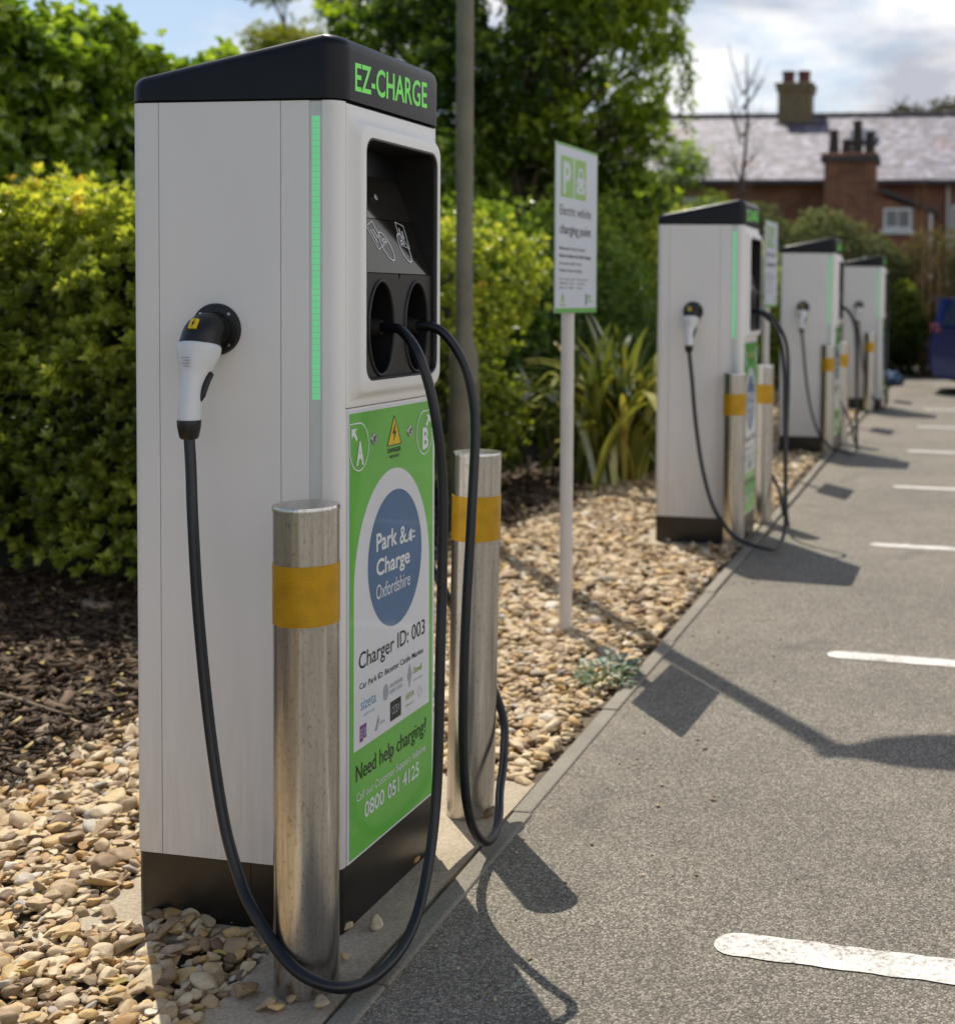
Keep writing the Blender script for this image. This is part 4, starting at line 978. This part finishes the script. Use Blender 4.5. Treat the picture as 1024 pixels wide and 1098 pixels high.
# weed at the kerb
t = empty('kerb_weed', (-1.27, 4.66, 0)); tag(t, 'small pale blue green weed growing between gravel and kerb', 'plant')
n = 150; a = rng.uniform(0, 2*PI, n); r_ = np.sqrt(rng.uniform(0, 1, n))*.13; P = np.stack([r_*np.cos(a)*.8, r_*np.sin(a)*1.3, rng.uniform(.012, .055, n)], 1)
leafmesh('leaves', P, np.stack([np.cos(a), np.sin(a), rng.uniform(.1, .9, n)], 1), np.tile([0, 0, 1.], (n, 1))+rng.normal(0, .3, (n, 3)), rng.uniform(.02, .042, n), rng.uniform(.014, .026, n), rng.uniform(0, 1, n), M['weed'], t)
# twig and a few fallen leaves on the mulch
t_ = MB(); t_.tube(catmull([(-3.62, 3.98, .035), (-3.40, 3.99, .05), (-3.15, 3.93, .04), (-2.93, 3.86, .028), (-2.84, 3.83, .03)], 5), [.011-.0004*i for i in range(21)], 8)
tag(t_.build('twig', M['twig'], smooth=True), 'dry bent twig lying on the bark mulch', 'twig')
n = 260; P = np.stack([rng.uniform(-4.2, -2.7, n), rng.uniform(3.3, 9, n), rng.uniform(.03, .05, n)], 1); m2 = np.stack([rng.uniform(-2.6, -1.3, 60), rng.uniform(2.1, 9, 60), rng.uniform(.035, .045, 60)], 1)
P = np.concatenate([P, m2]); n = len(P)
lt = leafmesh('leaf_litter', P, np.concatenate([rng.normal(0, 1, (n, 2)), rng.normal(0, .15, (n, 1))], 1), np.tile([0, 0, 1.], (n, 1))+rng.normal(0, .25, (n, 3)), rng.uniform(.02, .045, n), rng.uniform(.012, .024, n), rng.uniform(.5, 1, n), M['litter'])
tag(lt, 'fallen yellow and brown leaves scattered over the mulch', 'leaf litter', kind='stuff')
# crumbs of grit on the asphalt
n = 420; P = np.stack([KX+.02+np.abs(rng.normal(0, .35, n)), rng.uniform(1.9, 7, n), np.full(n, .003)], 1)
V, F, Rn = scatter('g', P, np.clip(.0032*np.exp(rng.normal(0, .5, n)), .0015, .009), [proto(1, 90+i) for i in range(5)], None, .4, rng.uniform(0, .5, n))
tag(npmesh('grit', V, F, M['pebble'], None, Rn), 'crumbs of grit scattered on the asphalt by the kerb', 'grit', kind='stuff')
# blue bundle by the kerb
bm = bmesh.new(); bmesh.ops.create_icosphere(bm, subdivisions=4, radius=1)
for v in bm.verts:
    d = float(lump(np.array([v.co[:]]), 2.4)[0]); v.co *= 1+.16*d; v.co.z = max(-.55, v.co.z); v.co = Vector((v.co.x*.24, v.co.y*.20, (v.co.z+.55)*.15))
me = bpy.data.meshes.new('blue_bag'); bm.to_mesh(me); bm.free(); o = link('blue_bag', me, M['bag'], smooth=True); o.location = (-1.22, 21.9, .0); tag(o, 'crumpled blue bag lying at the far end of the kerb', 'bag')

# ================================================================== HOUSE
t = empty('brick_house', (0, 38, 0)); tag(t, 'red brick terraced house with a long pale slate roof behind the car park', 'house')
MB().box(-14, 14, 0, 8, 0, 4.86).build('wall', M['brick'], t)
rf = MB().add([(-14.3, 4.25, 7.22), (14.3, 4.25, 7.22), (14.3, -.32, 4.80), (-14.3, -.32, 4.80), (14.3, 8.4, 4.80), (-14.3, 8.4, 4.80), (-14.3, 4.25, 7.10), (14.3, 4.25, 7.10), (14.3, -.32, 4.68), (-14.3, -.32, 4.68), (14.3, 8.4, 4.68), (-14.3, 8.4, 4.68)],
    [(0, 3, 2, 1), (0, 1, 4, 5), (6, 7, 8, 9), (7, 6, 11, 10), (3, 9, 8, 2), (5, 4, 10, 11), (0, 5, 11, 6), (0, 6, 9, 3), (1, 2, 8, 7), (1, 7, 10, 4)]).build('roof', M['slate'], t)
mb = MB(); x = -14.2
while x < 14.2:
    mb.lathe([(.11, 0), (.12, .44)], 8); nv = 16
    for q in range(len(mb.v)-nv, len(mb.v)):
        a, b, c = mb.v[q]; mb.v[q] = (x+c, 4.25+a, 7.22+b*.9+random.uniform(0, .015))
    x += .46
mb.build('ridge_tiles', M['ridge'], rf)
gut = MB().box(-14.3, 14.3, -.42, -.32, 4.66, 4.76).build('gutter', M['ridge'], t)
MB().tube([(6.0, -.1, 0), (6.0, -.1, 4.7)], .05, 8).build('drainpipe', M['ridge'], t)
# ridge chimney
c1 = MB().box(-6.0, -4.95, 3.8, 4.7, 6.2, 8.15); c1.box(-6.06, -4.89, 3.74, 4.76, 7.95, 8.12); c1.box(-6.10, -4.85, 3.70, 4.80, 8.12, 8.22)
ch1 = c1.build('chimney', M['bufbrick'], t, bevel=.02, segs=1)
for x in (-5.72, -5.22): MB().lathe([(.20, 8.20), (.19, 8.55), (.22, 8.56), (.22, 8.64), (.16, 8.65)], 14, c=(x, 4.25, 0)).build('chimney_pot', M['redpot'], ch1, auto=40)
# lead and dark patch where the chimney meets the slates
MB().add([(-6.05, 3.75, 6.965), (-4.35, 3.75, 6.965), (-4.35, 2.35, 6.17), (-5.20, 2.35, 6.17), (-6.05, 3.3, 6.71)], [(0, 1, 2, 3, 4)]).build('flashing', M['ridge'], rf)
# rear wing with gable chimney stack
wg = MB().add([(-3.80, -2.6, 0), (-1.0, -2.6, 0), (-1.0, 0, 0), (-3.80, 0, 0), (-3.80, -2.6, 4.60), (-1.0, -2.6, 3.75), (-1.0, 0, 3.75), (-3.80, 0, 4.60)], [(0, 3, 2, 1), (4, 5, 6, 7), (0, 1, 5, 4), (1, 2, 6, 5), (2, 3, 7, 6), (3, 0, 4, 7)]).build('rear_wing', M['brick'], t)
MB().add([(-2.3, -2.75, 4.38), (-.8, -2.75, 3.82), (-.8, 0, 3.82), (-2.3, 0, 4.38), (-2.3, -2.75, 4.26), (-.8, -2.75, 3.70), (-.8, 0, 3.70), (-2.3, 0, 4.26)], [(0, 1, 2, 3), (7, 6, 5, 4), (0, 4, 5, 1), (1, 5, 6, 2), (2, 6, 7, 3), (3, 7, 4, 0)]).build('wing_roof', M['ridge'], wg)
s2 = MB().box(-3.80, -2.44, -2.62, -1.6, 3.4, 5.12); s2.box(-3.87, -2.37, -2.69, -1.53, 5.12, 5.30)
st2 = s2.build('chimney', M['brick'], t, bevel=.02, segs=1)
for i, (x, h) in enumerate(((-3.60, .60), (-3.25, .35), (-2.96, .85), (-2.62, .55))): MB().lathe([(.15, 5.29), (.12, 5.30+h), (.15, 5.31+h), (.12, 5.37+h)], 12, c=(x, -2.1, 0)).build('chimney_pot', M['pot'], st2, auto=40)
MB().box(-3.89, -2.35, -2.71, -1.51, 5.07, 5.21).build('chimney_crown', M['ridge'], st2)
def window(x0, x1, z0, z1, y_):
    f = MB(); w_ = .085
    f.box(x0, x1, y_-.05, y_+.02, z0, z0+w_); f.box(x0, x1, y_-.05, y_+.02, z1-w_, z1); f.box(x0, x0+w_, y_-.05, y_+.02, z0+w_, z1-w_); f.box(x1-w_, x1, y_-.05, y_+.02, z0+w_, z1-w_); f.box((x0+x1)/2-.02, (x0+x1)/2+.02, y_-.045, y_+.02, z0+w_, z1-w_)
    fo = f.build('window', M['frame'], t); MB().box(x0+w_, x1-w_, y_-.02, y_-.01, z0+w_, z1-w_).build('pane', M['pane'], fo)
    MB().box(x0-.08, x1+.08, y_-.12, y_+.01, z0-.12, z0-.005).build('sill', M['frame'], fo)
window(-2.20, -1.44, 3.26, 3.84, -2.605)
window(-.45, .15, 2.7, 4.1, -.005); window(2.2, 3.3, 2.9, 4.3, -.005); window(4.4, 5.4, 2.9, 4.3, -.005); window(-8.2, -7.2, 2.9, 4.3, -.005)
MB().tube([(-.55, -.08, 0), (-.55, -.08, 4.65)], .045, 8).build('drainpipe', M['frame'], t)
MB().tube([(-.95, -2.66, 0), (-.95, -2.66, 3.7)], .045, 8).build('drainpipe', M['frame'], t)
# skylight catching the light
sk = MB().add([(-3.60, 2.05, 6.20), (-2.75, 2.05, 6.20), (-2.75, 2.75, 6.60), (-3.60, 2.75, 6.60)], [(0, 1, 2, 3)]).build('skylight', M['pane'], rf)
# boundary wall behind the shrubs
wl = MB().box(-9, 14, 29.8, 30.05, -.05, 1.7); wl.box(-9, 14, 29.77, 30.08, 1.7, 1.76); tag(wl.build('garden_wall', M['brick']), 'low brick garden wall behind the shrubs at the end of the car park', 'wall')
cl = [(rr.uniform(-1.6, 1.6), rr.uniform(-1, 1), rr.uniform(8.8, 10.2), rr.uniform(.6, .9), 0) for i in range(14)]
tree('distant_tree', 'rounded bare-looking tree top showing over the right of the roof ridge', (-1.4, 60, 0), 9.3, cl, 1500, .14, M['brownleaf'], trunk_r=.25, bias=-.1)

# ================================================================== CAR
def make_car():
    t = empty('parked_car')
    # sections across the car, x is length (rear at 0), z up
    def sec(y_, k, dz):   # k narrows / lowers the section
        lo = [(.08+k*.10, .30), (.0+k*.12, .42), (.0+k*.12, .66), (.03+k*.08, .86), (.06+k*.07, 1.00)]
        top = [(.12+k*.05, 1.06+0*dz), (1.20, .99), (2.70, .96), (3.00, .93), (3.70, .84-k*.03), (3.98-k*.10, .72), (4.08-k*.16, .55), (4.06-k*.18, .32)]
        bot = [(3.55, .22), (.60, .22)]
        return [(x, y_, z-dz*.05) for x, z in lo+top+bot]
    rs = [sec(-.88, 1, 1), sec(-.905, .55, .5), sec(-.90, .25, .1), sec(-.80, .05, 0), sec(0, 0, -.4), sec(.80, .05, 0), sec(.90, .25, .1), sec(.905, .55, .5), sec(.88, 1, 1)]
    b = MB().rings(rs).build('body', M['carpaint'], t, auto=35)
    gh = lambda y0, z_in: None
    g = [[(x, y_, z) for x, z in ((.16, .96), (.42, 1.36), (.62, 1.44), (1.9, 1.46), (2.25, 1.40), (3.02, .93))] for y_ in (0,)]
    prof = [(.10, .98), (.17, 1.36), (.30, 1.43), (1.30, 1.455), (1.95, 1.43), (2.25, 1.36), (3.02, .93)]
    rr_ = []
    for s_ in (-1, -.97, 0, .97, 1):
        ring = []
        for x, z in prof:
            tt = (z-.93)/.52; yw = .84-.20*tt; ring.append((x, s_*yw, z+(.012 if abs(s_) < .9 else (0 if abs(s_) < .99 else -.012))))
        rr_.append(ring)
    MB().rings(rr_).build('glasshouse', M['glass'], t, auto=30)
    mb = MB()
    pr = [(.17, 1.405), (.32, 1.447), (1.30, 1.467), (1.95, 1.442), (2.12, 1.405)]
    mb.rings([[(x, s_*(.84-.20*((z-.94)/.52)+.004), z+(.014 if abs(s_) < .9 else 0)) for x, z in pr]+[(x, s_*(.84-.20*((z-.94)/.52)), z-.03) for x, z in reversed(pr)] for s_ in (-1, -.9, 0, .9, 1)]).build('roof', M['carpaint'], t, auto=40)
    MB().box(.02, .32, -.60, .60, 1.425, 1.450).build('rear_spoiler', M['carpaint'], t, bevel=.01)
    for s_ in (-1, 1):
        for x0, x1 in ((.16, .40), (1.10, 1.18)): 
            MB().tube([(x0, s_*.845, .98), (x0+.08 if x0 < 1 else x0+.02, s_*.665, 1.41)], [(.07, .03), (.12, .03)] if x0 < 1 else .03, 8).build('pillar', M['carpaint'], t)
        MB().box(.035, .19, min(s_*.68, s_*.893), max(s_*.68, s_*.893), .93, 1.06).build('tail_light', M['tail'], t, bevel=.02)
        MB().box(3.72, 3.98, min(s_*.60, s_*.84), max(s_*.60, s_*.84), .60, .74).build('headlight', M['glass'], t, bevel=.02)
        MB().box(2.35, 2.55, min(s_*.87, s_*1.03), max(s_*.87, s_*1.03), .93, 1.05).build('mirror', M['carpaint'], t, bevel=.03)
        for x in (1.0, 2.0): MB().box(x, x+.18, min(s_*.900, s_*.925), max(s_*.900, s_*.925), .78, .81).build('door_handle', M['alloy'], t, bevel=.006)
        for x in (.86, 3.28):
            n = 36
            def wr_(prof): return MB().rings([[(x+r_*math.cos(2*PI*i/n), s_*yy, .315+r_*math.sin(2*PI*i/n)) for i in range(n)] for r_, yy in prof])
            wh = wr_([(.22, .72), (.305, .72), (.315, .74), (.315, .90), (.305, .915), (.215, .918), (.21, .90)]).build('wheel', M['tyre'], t, auto=40)
            wr_([(.208, .895), (.20, .912), (.05, .905), (.03, .918)]).build('rim', M['alloy'], wh, auto=30)
    MB().box(-.012, .02, -.26, .26, .58, .69).build('number_plate', M['yellow'], t)
    MB().box(-.02, .12, -.80, .80, .30, .40).build('bumper_trim', M['tyre'], t, bevel=.02)
    return t
car = make_car(); car.location = (-.50, 20.8, 0); car.rotation_euler = (0, 0, -.06); tag(car, 'dark blue hatchback reversed into the far parking bay at the right edge', 'car')

# ================================================================== LIGHT, SKY, CAMERA
w = bpy.data.worlds.new('World'); scn.world = w; w.use_nodes = True; nt = w.node_tree
bg = nt.nodes['Background']; sky = nt.nodes.new('ShaderNodeTexSky'); sky.sky_type = 'NISHITA'; sky.sun_disc = False
sky.sun_elevation = R(58.7); sky.sun_rotation = math.atan2(-SUN2D[0], -SUN2D[1]); sky.air_density = 1.0; sky.dust_density = 1.2; sky.ozone_density = 1.5
tc = nt.nodes.new('ShaderNodeTexCoord').outputs['Generated']
sp = nd(nt, 'ShaderNodeSeparateXYZ'); nt.links.new(tc, sp.inputs[0])
zz = math_(nt, 'ADD', math_(nt, 'MAXIMUM', sp.outputs[2], 0.0), .22)
cb = nd(nt, 'ShaderNodeCombineXYZ'); nt.links.new(math_(nt, 'DIVIDE', sp.outputs[0], zz), cb.inputs[0]); nt.links.new(math_(nt, 'DIVIDE', sp.outputs[1], zz), cb.inputs[1])
n1 = noise(nt, 1.15, 9, .58, cb.outputs[0], .25)
bias = math_(nt, 'ADD', math_(nt, 'ADD', n1, math_(nt, 'MULTIPLY', sp.outputs[0], .30)), math_(nt, 'MULTIPLY', math_(nt, 'MAXIMUM', math_(nt, 'SUBTRACT', sp.outputs[2], .34), 0.0), -1.0))
cf = ramp(nt, bias, [(.36, (0, 0, 0)), (.50, (1, 1, 1))])
n2 = noise(nt, 2.1, 7, .6, cb.outputs[0], .3)
cc = ramp(nt, n2, [(.34, (4.5, 4.65, 5.2)), (.46, (7.3, 7.3, 7.5)), (.58, (9.7, 9.6, 9.5))])
nt.links.new(mixc(nt, cf, sky.outputs[0], cc), bg.inputs[0]); bg.inputs[1].default_value = .121
sl = bpy.data.lights.new('sun', 'SUN'); sl.energy = 5.0; sl.angle = R(.3); sl.color = (1, .935, .83)
so = bpy.data.objects.new('sun', sl); COL.objects.link(so); so.rotation_euler = Vector((SUN2D[0], SUN2D[1], -1)).to_track_quat('-Z', 'Y').to_euler(); so.location = (-10, 20, 30)

f, yaw, pit, roll, pcx, pcy = 1415.55, .1654, .0443, .0137, 797.3, 381.3
F_ = Vector((-math.sin(yaw)*math.cos(pit), math.cos(yaw)*math.cos(pit), -math.sin(pit))); R0 = Vector((math.cos(yaw), math.sin(yaw), 0)); U0 = R0.cross(F_)
R2 = R0*math.cos(roll)+U0*math.sin(roll); U2 = R2.cross(F_)
cam = bpy.data.cameras.new('camera'); co = bpy.data.objects.new('camera', cam); COL.objects.link(co); scn.camera = co
mw = Matrix((R2, U2, -F_)).transposed().to_4x4(); mw.translation = Vector((0, 0, 1.42)); co.matrix_world = mw
cam.sensor_fit = 'VERTICAL'; cam.sensor_height = 24; cam.sensor_width = 24*1024/1098; cam.lens = f/1098*24
cam.shift_x = -(pcx-512)/1098; cam.shift_y = (pcy-549)/1098
cam.clip_start = .05; cam.clip_end = 1500
cam.dof.use_dof = True; cam.dof.focus_distance = 2.80; cam.dof.aperture_fstop = 2.1; cam.dof.aperture_blades = 9
scn.view_settings.view_transform = 'Standard'; scn.view_settings.look = 'None'; scn.view_settings.exposure = 0; scn.view_settings.gamma = 1
scn.render.engine = 'CYCLES'; scn.cycles.use_denoising = True; scn.cycles.max_bounces = 6; scn.cycles.transparent_max_bounces = 4
scn.cycles.caustics_reflective = False; scn.cycles.caustics_refractive = False; scn.cycles.sample_clamp_indirect = 6
